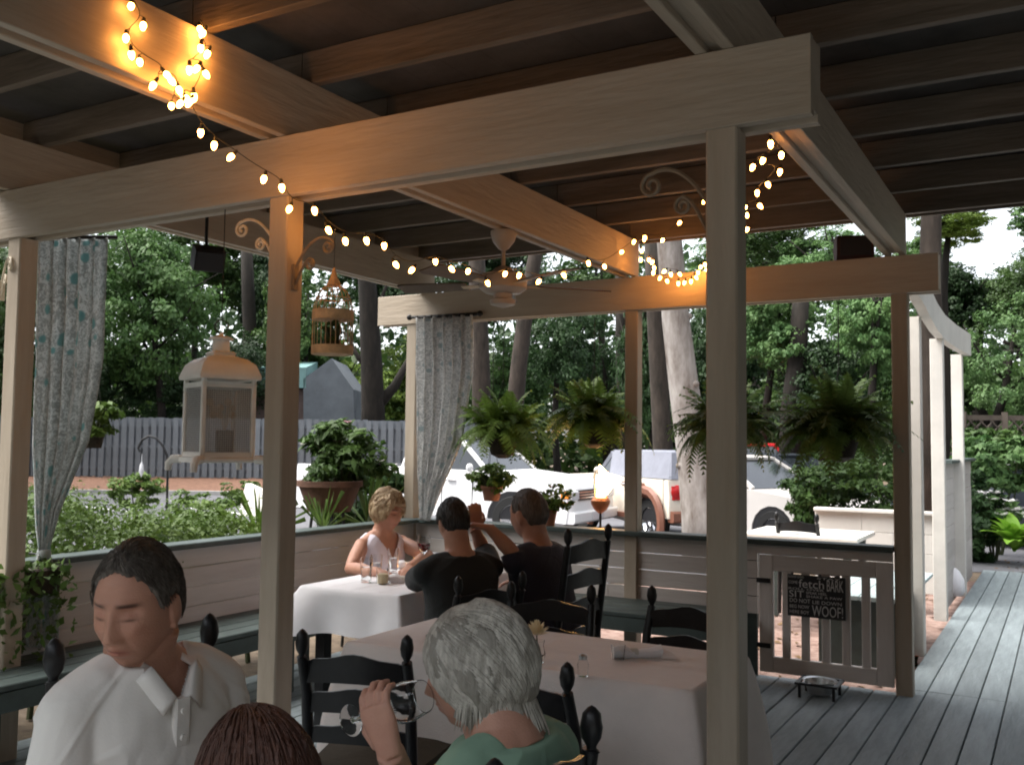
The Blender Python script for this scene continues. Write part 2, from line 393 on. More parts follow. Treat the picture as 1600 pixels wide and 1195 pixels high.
# doubled beams: two planks with a filler between them, set up slightly
def beam(ax, c, s0, s1, zb=ZB, zt=ZT, w=.12, name='beam', dzf=.022):
    h = w/2
    for (u0, u1, dz) in ((-h, -h+.038, 0), (-h+.038, h-.038, dzf), (h-.038, h, 0)):
        if ax == 0: a, b = (s0, c+u0, zb+dz), (s1, c+u1, zt-dz*.2)
        else: a, b = (c+u0, s0, zb+dz), (c+u1, s1, zt-dz*.2)
        pbox(name if dz == 0 else 'beam_core', a, b, bev=.003)
beam(0, 2.865, -4.78, -.62, w=.13)
beam(0, 6.475, -4.98, -.66, w=.13)
ZY0, ZY1 = 2.722, 2.985
beam(1, -2.72, -.8, 6.46, ZY0, ZY1, w=.125); beam(1, -.91, -.8, 6.46, ZY0, ZY1, w=.125); beam(1, -4.50, -.8, 6.46, ZY0, ZY1, w=.11)
beam(1, 1.6, -.8, 6.46, ZY0, ZY1, w=.12); [pbox('post', (x-.05, -.75, 0), (x+.05, -.65, ZY0)) for x in (-4.5, 1.6)] 
# rafters along the front, one part each, resting on the beams
for k in range(-12, 7):
    y = 2.96+.58*k
    if y < -.8: continue
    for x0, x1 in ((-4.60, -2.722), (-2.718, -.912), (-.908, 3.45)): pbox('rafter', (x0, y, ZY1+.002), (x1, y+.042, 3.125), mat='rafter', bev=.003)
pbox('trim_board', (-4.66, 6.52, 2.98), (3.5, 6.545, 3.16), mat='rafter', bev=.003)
pbox('trim_board', (-4.665, -.9, 2.975), (-4.63, 6.518, 3.15), bev=.003)
# roof: boards laid front to back; short boards leave a gap near the left eave
g0, g1 = atz(78, 240, 3.135), atz(158, 258, 3.135)
xx = -4.66
while xx < 3.5:
    if xx+.2 > min(g0.x, g1.x) and xx < max(g0.x, g1.x)-.02:
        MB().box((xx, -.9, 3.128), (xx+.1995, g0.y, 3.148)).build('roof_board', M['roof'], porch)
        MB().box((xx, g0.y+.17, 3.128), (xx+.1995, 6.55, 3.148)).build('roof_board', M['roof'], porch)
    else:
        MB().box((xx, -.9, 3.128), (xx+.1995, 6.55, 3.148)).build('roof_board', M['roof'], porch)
    xx += .2
rebase(porch, (-2.7, 2.86, 0))

# second arbour: a slightly bowed white beam on three posts along the walkway
arb = thing('arbour', 'white arbour beam bowed along the walkway on three square posts', 'arbour')
for (px, py) in ((-.99, 7.83), (-1.0, 9.5), (-.985, 11.2)):
    MB().box((px-.055, py-.055, -.02), (px+.055, py+.055, 2.50), bev=.006).build('post', M['white'], arb)
ys = [6.55, 7.2, 8.0, 8.8, 9.6, 10.4, 11.38]
xs = [-.80, -.83, -.875, -.915, -.935, -.915, -.86]
rings = [[(x-.07, y, 2.50), (x, y, 2.50), (x, y, 2.73), (x-.07, y, 2.73)] for x, y in zip(xs, ys)]
MB().loft(rings).build('beam', M['white'], arb)
rebase(arb, (-.93, 9.5, 0))

# ================================================================== plank walls with benches
def plank_wall(name, label, along, c, s0, s1, face, z0=.40, z1=.868, n=4, capw=.15, mat='plank', capmat='green_paint', posts=True, gap=.0016):
    t = thing(name, label, 'wall')
    h = (z1-z0)/n
    for i in range(n):
        a0, a1 = z0+i*h+gap, z0+(i+1)*h-gap
        # planks are butted from two lengths
        cut = s0+(s1-s0)*(.37 if i % 2 else .61)
        for (u0, u1) in ((s0, cut-.002), (cut+.002, s1)):
            jit = random.uniform(-.003, .003)
            a, b = ((c+jit, u0, a0), (c+.022+jit, u1, a1)) if along == 1 else ((u0, c+jit, a0), (u1, c+.022+jit, a1))
            MB().box(a, b, bev=.004).build('plank', M[mat+('_y' if along == 1 else '_x') if mat == 'plank' else mat], t)
    e = capw/2
    a, b = ((c+.011-e, s0, z1), (c+.011+e, s1, z1+.034)) if along == 1 else ((s0, c+.011-e, z1), (s1, c+.011+e, z1+.034))
    MB().box(a, b, bev=.006).build('cap_rail', M[capmat], t)
    if posts:
        k = max(2, int((s1-s0)/1.1))
        for i in range(k+1):
            u = s0+.05+(s1-s0-.1)*i/k
            q = -.05 if face > 0 else .024
            a, b = ((c+q, u-.04, -.1), (c+q+.026, u+.04, z1)) if along == 1 else ((u-.04, c+q, -.1), (u+.04, c+q+.026, z1))
            MB().box(a, b).build('stud', M[capmat], t)
    return t
lw = plank_wall('porch_wall', 'long low plank wall with green cap under the shrubs beside the left bench', 1, -4.60, -4.0, 6.41, 1)
rebase(lw, (-4.6, 2.2, 0))
fw = plank_wall('porch_wall', 'low plank wall with green cap at the back, beside the picket gate', 0, 6.45, -4.58, -1.80, -1, gap=.003)
rebase(fw, (-3.2, 6.45, 0))
# cap carried across the gate to the end post
def bench(name, label, along, a, b, s0, s1, nslat=4, z=.43):
    t = thing(name, label, 'bench'); w = (b-a)/nslat
    for i in range(nslat):
        u0, u1 = a+i*w+.004, a+(i+1)*w-.004
        p, q = ((u0, s0, z-.03), (u1, s1, z)) if along == 1 else ((s0, u0, z-.03), (s1, u1, z))
        MB().box(p, q, bev=.005).build('slat', M['green_paint'], t)
    fr = b if along == 1 else a
    p, q = ((fr-.03, s0, z-.12), (fr-.002, s1, z-.032)) if along == 1 else ((s0, fr+.002, z-.12), (s1, fr+.03, z-.032))
    MB().box(p, q).build('apron', M['green_paint'], t)
    k = int((s1-s0)/.9)
    for i in range(k+1):
        u = s0+.06+(s1-s0-.12)*i/k
        p, q = ((fr-.12, u-.045, 0), (fr-.032, u+.045, z-.032)) if along == 1 else ((u-.045, fr+.032, 0), (u+.045, fr+.12, z-.032))
        MB().box(p, q).build('leg', M['green_paint'], t)
    return t
lb = bench('wall_bench', 'long green slatted bench running along the left plank wall', 1, -4.56, -4.06, -4.0, 6.40); rebase(lb, (-4.3, 2.2, 0))
fb = bench('wall_bench', 'green slatted bench in front of the back plank wall', 0, 5.86, 6.43, -4.04, -1.86); rebase(fb, (-2.9, 6.1, 0))

# ================================================================== picket gate and its sign
gate = thing('picket_gate', 'white picket gate with wide stiles and a black lettered sign on it', 'gate')
def gbox(n, a, b): return MB().box(a, b, bev=.004).build(n, M['plank_x' if n == 'rail' else 'plank_z'], gate)
YG = 6.40
gbox('stile', (-1.775, YG, .045), (-1.685, YG+.04, .80)); gbox('stile', (-1.045, YG, .045), (-.945, YG+.04, .80))
gbox('rail', (-1.683, YG, .70), (-1.047, YG+.04, .80)); gbox('rail', (-1.683, YG, .045), (-1.047, YG+.04, .145))
for px in (1228, 1258, 1290, 1322, 1353):
    x = aty(px, 985, YG).x; gbox('picket', (x-.026, YG+.006, .147), (x+.026, YG+.03, .698))
MB().box((-1.80, YG-.02, .868), (-.942, YG+.125, .902), bev=.006).build('cap_rail', M['green_paint'], gate)
gbox('rail', (-1.80, YG+.01, .805), (-.945, YG+.035, .866))
for z in (.2, .62): MB().box((-1.79, YG-.012, z), (-1.70, YG-.001, z+.03)).build('hinge', M['iron'], gate)
rebase(gate, (-1.36, YG, 0))

sx0, sx1, sz0, sz1 = -1.585, -1.225, .425, .69
sg = thing('dog_sign', 'black square sign of dog commands, fetch, sit and woof, hung on the picket gate', 'sign', ((sx0+sx1)/2, YG-.012, sz0))
sw, sh = sx1-sx0, sz1-sz0
MB().box((-sw/2, -.006, 0), (sw/2, .006, sh), bev=.002).build('board', M['sign_black'], sg)
def lettering(txt, x, z, w, h, par, mat, y=-.0075, name='lettering', bold=.0):
    cu = bpy.data.curves.new('lettering', 'FONT'); cu.body = txt; cu.size = 1; cu.extrude = .004; cu.offset = bold; cu.resolution_u = 3
    o = bpy.data.objects.new('lettering', cu); COL.objects.link(o)
    dg = bpy.context.evaluated_depsgraph_get(); me = bpy.data.meshes.new_from_object(o.evaluated_get(dg))
    bpy.data.objects.remove(o)
    vs = np.array([v.co[:] for v in me.vertices]); x0, x1, z0, z1 = vs[:,0].min(), vs[:,0].max(), vs[:,1].min(), vs[:,1].max()
    for v in me.vertices:
        u = (v.co.x-x0)/(x1-x0); k = (v.co.y-z0)/(z1-z0)
        v.co = (x+u*w, y-.0012*(1 if v.co.z > 0 else 0), z+k*h)
    me.materials.clear(); me.materials.append(mat)
    return link(name, me, par)
for (t, x, z, w, h) in (('GOOD DOG', .01, .925, .28, .05), ('STAY', .52, .925, .4, .05), ('COME', .02, .78, .16, .07), ('fetch', .2, .70, .44, .20),
                        ('BARK', .69, .66, .28, .27), ('ROLL OVER', .02, .64, .62, .05), ('SIT', .03, .46, .26, .16), ('SPEAK HEEL', .33, .555, .36, .06),
                        ('SHAKE A PAW', .33, .47, .62, .06), ('DO NOT', .04, .335, .36, .095), ('LIE DOWN', .44, .335, .5, .08),
                        ('BEG NOW', .04, .20, .34, .08), ('HERE BOY', .04, .07, .34, .08), ('WOOF!', .43, .05, .53, .25)):
    lettering(t, -sw/2+x*sw, z*sh, w*sw, h*sh, sg, M['sign_ink'])

# ================================================================== curtains
def curtain_material(name, base, a, b, scale):
    m = material(name, base, 0.85, bump=.1, bscale=200, transl=.38); n, l = m.node_tree.nodes, m.node_tree.links
    tc = n.new('ShaderNodeTexCoord'); v1 = n.new('ShaderNodeTexVoronoi'); v1.inputs['Scale'].default_value = scale
    wv = n.new('ShaderNodeTexNoise'); wv.inputs['Scale'].default_value = scale*4.0; wv.inputs['Detail'].default_value = 3; wv.inputs['Distortion'].default_value = 2.2
    r1 = n.new('ShaderNodeValToRGB'); r1.color_ramp.elements[0].position = .20; r1.color_ramp.elements[1].position = .27
    r2 = n.new('ShaderNodeValToRGB'); r2.color_ramp.elements[0].position = .47; r2.color_ramp.elements[1].position = .53
    r2.color_ramp.elements[0].color = (*a, 1); r2.color_ramp.elements[1].color = (*base, 1)
    r1.color_ramp.elements[0].color = (0,0,0,1); r1.color_ramp.elements[1].color = (1,1,1,1)
    mx = n.new('ShaderNodeMix'); mx.data_type = 'RGBA'
    l.new(tc.outputs['UV'], v1.inputs['Vector']); l.new(tc.outputs['UV'], wv.inputs['Vector'])
    l.new(v1.outputs['Distance'], r1.inputs[0]); l.new(wv.outputs[0], r2.inputs[0])
    l.new(r1.outputs[0], mx.inputs[0]); mx.inputs[6].default_value = (*b, 1); l.new(r2.outputs[0], mx.inputs[7])
    for nd in n:
        if nd.type == 'BSDF_PRINCIPLED': l.new(mx.outputs[2], nd.inputs['Base Color'])
        if nd.type == 'BSDF_TRANSLUCENT': l.new(mx.outputs[2], nd.inputs['Color'])
    return m
M['curtain'] = curtain_material('patterned_curtain', (.66,.69,.69), (.40,.43,.43), (.24,.42,.43), 15)
M['curtain2'] = curtain_material('patterned_curtain_fine', (.82,.82,.81), (.50,.51,.51), (.40,.48,.50), 20)
def drape(rows, nu, folds, amp, mat, name, parent, seed=0):
    """rows: (left point, right point, pinch 0..1) from top to bottom; pleats run down"""
    vs, fs, uv = [], [], []; nr = 46
    zs = [0]+list(np.cumsum([(Vector(rows[i+1][0])-Vector(rows[i][0])).length for i in range(len(rows)-1)]))
    for i in range(nr+1):
        s = zs[-1]*i/nr; k = max(j for j in range(len(zs)) if zs[j] <= s+1e-6); k = min(k, len(rows)-2)
        f = (s-zs[k])/(zs[k+1]-zs[k]); f = f*f*(3-2*f)*.5+f*.5
        a = Vector(rows[k][0]).lerp(Vector(rows[k+1][0]), f); b = Vector(rows[k][1]).lerp(Vector(rows[k+1][1]), f)
        am = amp*(rows[k][2]*(1-f)+rows[k+1][2]*f)
        d = (b-a); w = d.length; d.normalize(); nrm = Vector((d.y, -d.x, 0)).normalized()
        for j in range(nu+1):
            u = j/nu; ph = folds*2*PI*u + .9*math.sin(3*u+seed) + .5*math.sin(i*.11+seed)
            off = am*(math.sin(ph)+.35*math.sin(2.3*ph+1+i*.03)) + .012*noise.noise(Vector((u*4, i*.14, seed)))
            p = a + d*(w*u + am*.35*math.cos(ph)) + nrm*off
            vs.append(p); uv.append((u*.55, -s*.62))
    for i in range(nr):
        for j in range(nu): q = i*(nu+1)+j; fs.append((q, q+1, q+nu+2, q+nu+1))
    m = MB(); m.add(vs, fs); me = m.mesh(name, mat, smooth='all')
    lay = me.uv_layers.new(name='UVMap')
    for lp in me.loops: lay.data[lp.index].uv = uv[lp.vertex_index]
    o = link(name, me, parent)
    md = o.modifiers.new('thickness', 'SOLIDIFY'); md.thickness = .003
    return o
XC = -4.52
def cl(px, py): return atx(px, py, XC)
c1 = thing('curtain', 'tall patterned grey curtain tied back beside the left porch post', 'curtain')
drape([(cl(58,372), cl(168,372), 1.0), (cl(52,560), cl(160,560), 1.0), (cl(48,700), cl(136,690), .9), (cl(55,800), cl(92,800), .5), (cl(60,862), cl(76,862), .15)],
      90, 5.5, .020, M['curtain'], 'cloth', c1, 1)
drape([(cl(58,866), cl(78,866), .2), (cl(44,905), cl(92,905), .8), (cl(38,1010), cl(92,1012), 1.0)], 50, 3.5, .016, M['curtain'], 'tail', c1, 3)
p = (cl(60,864)+cl(77,864))/2
MB().lathe([(.030,-.02),(.036,0),(.030,.02)], 14, tuple(p)).build('tieback', M['curtain'], c1, smooth=True)
a, b = cl(44,370), cl(182,371); MB().tube([a, b], .011, 8).build('rod', M['iron'], c1)
rebase(c1, (p.x, p.y, .9))
YC = 6.36
def cf(px, py): return aty(px, py, YC)
c2 = thing('curtain', 'grey pleated curtain gathered to a point at the back corner of the porch', 'curtain')
drape([(cf(652,497), cf(742,492), 1.0), (cf(652,600), cf(740,585), 1.0), (cf(653,690), cf(722,690), .9), (cf(655,760), cf(690,765), .6), (cf(657,812), cf(672,814), .2)],
      90, 6.5, .034, M['curtain2'], 'cloth', c2, 2)
MB().tube([cf(640,496), cf(750,490)], .012, 8).build('rod', M['iron'], c2)
for i in range(9):
    q = cf(652+i*11.2, 496-i*.6); MB().lathe([(.018,-.012),(.022,0),(.018,.012)], 10, tuple(q)).build('curtain_ring', M['iron'], c2)
for px, py in ((640,496),(750,490)): MB().ball(cf(px,py), .024, 10, 6).build('finial', M['iron'], c2, smooth=True)
rebase(c2, tuple(cf(664,812)))

# ================================================================== fence, shed
fence = thing('board_fence', 'blue grey board fence standing on the mulch bank behind the car park', 'fence')
T = 32.0
f0, f1 = at(-120, 700, T), at(760, 700, T); fd = (f1-f0); fd.z = 0; Lf = fd.length; fd.normalize(); ang = math.atan2(fd.y, fd.x)
f0.z = 0
front = MB().box((-.085, -.012, 0), (.085, .012, 1.96), bev=.004).mesh('slat', M['fence'])
k = 0; s = 0.0
while s < Lf:
    p = f0 + fd*s; o = link('slat', front, fence); back = k % 2
    o.location = (p.x + (-fd.y*.075 if back else 0), p.y + (fd.x*.075 if back else 0), .24 + random.uniform(-.02,.02)); o.rotation_euler = (0, random.uniform(-.006,.006), ang)
    s += .123; k += 1
for z in (.55, 1.25, 1.95):
    m = MB(); q0 = f0+Vector((-fd.y*.038, fd.x*.038, z)); m.bar(q0, q0+fd*Lf, .05, .09); m.build('rail', M['fence'], fence)
rebase(fence, tuple(f0 + fd*Lf/2 + Vector((0,0,.24))))

def shed():
    t = thing('shed', 'grey board shed with teal roof and a leaning gable behind the fence', 'shed')
    T = 37
    def w(px, py, d=0): return at(px, py, T+d)
    # gable seen end-on at the right
    a, b, c_, d_ = w(474,700), w(474,592), w(518,560), w(556,700)
    e = w(552,608)
    dv = FW*3.5; dv.z = 0
    m = MB(); poly = [a, b, c_, e, d_]
    n = len(poly); vs = poly+[p+dv for p in poly]
    m.add(vs, [tuple(range(n)), tuple(range(n,2*n))[::-1]]+[(i,(i+1)%n,n+(i+1)%n,n+i) for i in range(n)]); m.build('gable', M['fence'], t)
    for i in range(7):
        u = i/7; p0 = a.lerp(d_, u+.02); p1 = a.lerp(d_, u+.13)
        m = MB(); tz = w(474+82*(u+.07), 640).z
        m.add([p0-FW*.03, p1-FW*.03, Vector((p1.x,p1.y,tz))-FW*.03, Vector((p0.x,p0.y,tz))-FW*.03, p0, p1, Vector((p1.x,p1.y,tz)), Vector((p0.x,p0.y,tz))],
              [(0,1,2,3),(4,7,6,5),(0,4,5,1),(1,5,6,2),(2,6,7,3),(3,7,4,0)]); m.build('board', M['fence'], t)
    # lower wing with the teal roof
    m = MB(); p = [w(388,606), w(478,606), w(478,574), w(404,574)]
    dv2 = FW*2.2; m.add(p+[q+dv2+Vector((0,0,.25)) for q in p], [(0,1,2,3),(7,6,5,4),(0,4,5,1),(1,5,6,2),(2,6,7,3),(3,7,4,0)]); m.build('roof', M['teal'], t)
    m = MB(); p = [w(380,700,.25), w(478,700,.25), w(478,609,.25), w(380,609,.25)]
    m.add(p+[q+dv2 for q in p], [(0,1,2,3),(7,6,5,4),(0,4,5,1),(1,5,6,2),(2,6,7,3),(3,7,4,0)]); m.build('wall', material('shed_wall', (.13,.095,.085), .85, var=.15, vscale=3), t)
    rebase(t, (w(470,700).x, w(470,700).y, 0))
shed()

# ================================================================== things on the far side of the gate
box = thing('outdoor_bench', 'wide bench with dark sides and a top coloured as skylit in the open just beyond the picket gate', 'bench')
bx = [( -1.62,7.3),(-1.0,7.3),(-1.0,9.0),(-1.62,9.0)]
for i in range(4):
    x0 = -1.62+i*.155; MB().box((x0, 7.3, .42), (x0+.15, 9.0, .45), bev=.004).build('slat', material('skylit_slat',(.36,.43,.43),.5,var=.1,vscale=4) if i == 0 else bpy.data.materials['skylit_slat'], box)  # sky light on the bench top is put into the slat colour
MB().box((-1.6, 7.34, -.1), (-1.02, 7.37, .418)).build('end_panel', M['green_paint'], box); MB().box((-1.6, 7.37, -.1), (-1.57, 9.0, .418)).build('side_panel', M['green_paint'], box)
rebase(box, (-1.3, 8.1, -.1))
# white plank back with a table in front of it
ob = plank_wall('garden_wall', 'sunlit white plank wall outside beyond the gate, below the dark hedge', 0, 10.2, -2.25, -1.02, -1, z0=.1, z1=.86, n=4, mat='white', capmat='white'); rebase(ob, (-1.6, 10.2, -.1))
ot = thing('outdoor_table', 'white square table standing outside in front of the white plank wall', 'table')
MB().box((-2.55, 8.6, .70), (-1.55, 9.5, .735), bev=.006).build('tabletop', M['white'], ot)
for (x, y) in ((-2.45,8.7),(-1.65,8.7),(-2.45,9.4),(-1.65,9.4)): MB().box((x-.03,y-.03,-.1),(x+.03,y+.03,.70)).build('leg', M['green_paint'], ot)
rebase(ot, (-2.05, 9.05, -.1))
# tall plank screen receding beside the walkway
ts = plank_wall('plank_screen', 'tall weathered plank screen with grey cap receding behind the walkway posts', 1, -1.05, 10.3, 13.2, 1, z0=-.05, z1=1.36, n=9, mat='plank', capmat='green_paint'); rebase(ts, (-1.05, 11.8, -.1))
# lattice fence at the far right
lat_t = thing('lattice_fence', 'dark wooden lattice fence half hidden in shrubs at the end of the walkway', 'fence')
TL = 17.0
A, B = at(1440,655,TL), at(1700,650,TL); dd = (B-A); dd.z = 0; L = dd.length; dd.normalize()
M['lattice'] = material('lattice_wood', (.10,.08,.065), .85, var=.2, vscale=5, bump=.3, bscale=20)
zt_, zb_ = at(1500,652,TL).z, at(1500,652,TL).z-1.5
for z in (zt_, zb_):
    MB().bar((A.x,A.y,z), (B.x,B.y,z), .05, .09).build('rail', M['lattice'], lat_t)
s = -1.5
while s < L:
    for sg_ in (1, -1):
        s0, s1 = (s, s+1.5) if sg_ == 1 else (s+1.5, s)
        z0, z1 = zb_, zt_
        c0, c1_ = max(0, min(L, s0)), max(0, min(L, s1))
        if abs(s1-s0) > 1e-6 and abs(c0-c1_) > .05:
            f0_, f1_ = (c0-s0)/(s1-s0), (c1_-s0)/(s1-s0)
            o_ = .012*sg_
            p0 = A+dd*c0; p1 = A+dd*c1_
            n_ = Vector((-dd.y, dd.x, 0))*o_
            MB().bar(Vector((p0.x,p0.y,z0+(z1-z0)*f0_))+n_, Vector((p1.x,p1.y,z0+(z1-z0)*f1_))+n_, .02, .035, up=n_).build('lath', M['lattice'], lat_t)
    s += .19
k = 4
for i in range(k+1):
    p = A+dd*(L*i/k); MB().box((p.x-.05,p.y-.05,-.1),(p.x+.05,p.y+.05,zt_+.1)).build('post', M['lattice'], lat_t)
rebase(lat_t, ((A.x+B.x)/2, (A.y+B.y)/2, -.1))

# ================================================================== unseen building added right of the deck to darken the porch
rs = thing('unseen_building', 'unseen clapboard building added on the right side of the deck to block light', 'building')
M['siding'] = material('siding_paint', (.20,.185,.165), .7, var=.1, vscale=3, bump=.3, bscale=14, rnd=.05)
for k in range(19):
    z = -.1+k*.16
    if False: MB().add([(-.6,-2.60,z),(3.62,-2.60,z),(3.62,-2.60,z+.165),(-.6,-2.60,z+.165),(-.6,-2.575,z),(3.60,-2.575,z),(3.60,-2.592,z+.165),(-.6,-2.592,z+.165)],[(0,3,2,1),(4,5,6,7),(0,1,5,4),(1,2,6,5),(2,3,7,6),(3,0,4,7)]).build('siding', M['siding'], rs)
    MB().add([(3.62,-2.574,z),(3.62,8.4,z),(3.62,8.4,z+.165),(3.62,-2.574,z+.165),(3.595,-2.574,z),(3.595,8.4,z),(3.612,8.4,z+.165),(3.612,-2.574,z+.165)],[(0,3,2,1),(4,5,6,7),(0,1,5,4),(1,2,6,5),(2,3,7,6),(3,0,4,7)]).build('siding', M['siding'], rs)
MB().box((3.63,8.37,-.1),(9,8.39,3.0)).build('wall', M['siding'], rs)
MB().box((3.56,-2.7,3.17),(9.2,8.6,3.4)).build('roof', M['roof'], rs)
for (y0, y1) in ((-.6,.6),(2.2,3.4)):
    w = MB().box((3.57,y0,.9),(3.594,y1,2.1)).build('window', M['window'], rs)
    for a, b in (((3.55,y0-.08,.82),(3.599,y0-.002,2.18)),((3.55,y1+.002,.82),(3.599,y1+.08,2.18)),((3.55,y0,2.102),(3.599,y1,2.18)),((3.55,y0,.82),(3.599,y1,.898))): MB().box(a,b).build('frame', M['white'], w)
rebase(rs, (3.6, 2.6, -.1))
# ================================================================== leaves
rng = np.random.default_rng(11)
def leaf_cloud(name, P, N, size, mat, aspect=.5, smooth=False, sizevar=.62):
    """one diamond-shaped, slightly folded leaf per point P, facing N"""
    n = len(P); P = np.asarray(P, float); N = np.asarray(N, float)
    N /= np.linalg.norm(N, axis=1, keepdims=True)+1e-9
    A = rng.normal(size=(n,3)); A -= N*(A*N).sum(1, keepdims=True); A /= np.linalg.norm(A, axis=1, keepdims=True)+1e-9
    B = np.cross(N, A); s = size*(1-sizevar+2*sizevar*rng.random((n,1)))
    V = np.empty((n,4,3)); V[:,0] = P-A*s*.5; V[:,1] = P+B*s*aspect*.5+N*s*.08; V[:,2] = P+A*s*.5-N*s*.06; V[:,3] = P-B*s*aspect*.5+N*s*.08
    me = bpy.data.meshes.new(name)
    me.vertices.add(n*4); me.vertices.foreach_set('co', V.reshape(-1))
    me.loops.add(n*4); me.loops.foreach_set('vertex_index', np.arange(n*4, dtype=np.int32))
    me.polygons.add(n); me.polygons.foreach_set('loop_start', np.arange(0, n*4, 4, dtype=np.int32)); me.polygons.foreach_set('loop_total', np.full(n, 4, dtype=np.int32))
    for m in (mat if isinstance(mat, (list, tuple)) else [mat]): me.materials.append(m)
    me.update(); me.validate(); return me
def clump_points(lobes, nclump, per, csize, seed):
    """clumps scattered near the skin of several lobes (centre, radii); leaves inside each clump"""
    r = np.random.default_rng(seed); P, N = [], []
    wts = np.array([l[1][0]*l[1][1]*l[1][2] for l in lobes])**.67; wts /= wts.sum()
    for _ in range(nclump):
        c, rad = lobes[r.choice(len(lobes), p=wts)]
        d = r.normal(size=3); d /= np.linalg.norm(d); q = .45+.6*r.random()**.6
        cc = np.array(c)+d*np.array(rad)*q
        k = int(per*(.5+r.random())); s = csize*(.6+.8*r.random())
        o = r.normal(size=(k,3)); o *= (r.random((k,1))**.4)/np.linalg.norm(o, axis=1, keepdims=True)
        o *= np.array([s, s, s*.55]); P.append(cc+o)
        N.append(o/s*.8+d*.5+np.array([0,0,.7])+r.normal(size=(k,3))*.55)
    return np.concatenate(P), np.concatenate(N)
CROWNS = []
for sd_ in range(5):
    r = np.random.default_rng(40+sd_); lobes = [((0,0,0),(.72,.72,.72))]
    for _ in range(9):
        d = r.normal(size=3); d /= np.linalg.norm(d); q = .35+.4*r.random(); s = .30+.22*r.random()
        lobes.append((tuple(d*q), (s, s, s*.85)))
    CROWNS.append(clump_points(lobes, 230, 88, .155, 60+sd_))
CROWN_ME = {}
def crown_mesh(i, matn, leaf=.045):
    k = (i, matn, leaf)
    if k not in CROWN_ME: CROWN_ME[k] = leaf_cloud('crown', *CROWNS[i], leaf, M[matn], .62)
    return CROWN_ME[k]
def trunk_mesh(pts, rad, limbs, mat):
    m = MB(); m.tube(pts, rad, 12)
    for a, b, r0 in limbs: 
        a, b = Vector(a), Vector(b); mid = (a+b)/2+Vector((0,0,-.12*(b-a).length)); m.tube([a, mid, b], [r0, r0*.7, r0*.25], 7)
    return m
def tree(label, c, rx, rz, matn, ci, trunk_r=.18, bark='bark_dark', group=None, leaf=.062, name='tree', ry=None):
    c = Vector(c); g0 = Vector((c.x + random.uniform(-.6,.6), c.y + random.uniform(-.3,.6), -.1))
    t = thing(name, label, 'tree', (g0.x, g0.y, -.1), 0, group)
    o = link('crown', crown_mesh(ci, matn, leaf), t); o.location = c-g0; o.scale = (rx, ry or rx, rz); o.rotation_euler = (0, 0, random.uniform(0, 6.28))
    top = c-g0; pts = [(0,0,0), (random.uniform(-.2,.2), 0, top.z*.4), (top.x*.6, top.y*.6, top.z*.8), tuple(top+Vector((0,0,rz*.5)))]
    limbs = []
    for i in range(7):
        a = random.uniform(0, 6.28); f = random.uniform(-.5, .25)
        s = Vector((top.x*.6, top.y*.6, top.z+f*rz)) if top.z+f*rz > 0 else Vector((0,0,top.z*.5))
        limbs.append((s, top+Vector((math.cos(a)*rx*.75, math.sin(a)*rx*.75, random.uniform(.0,.6)*rz)), trunk_r*.4))
    trunk_mesh(pts, [trunk_r*1.2, trunk_r, trunk_r*.75, trunk_r*.25], limbs, None).build('trunk', M[bark], t, smooth='all')
    return t
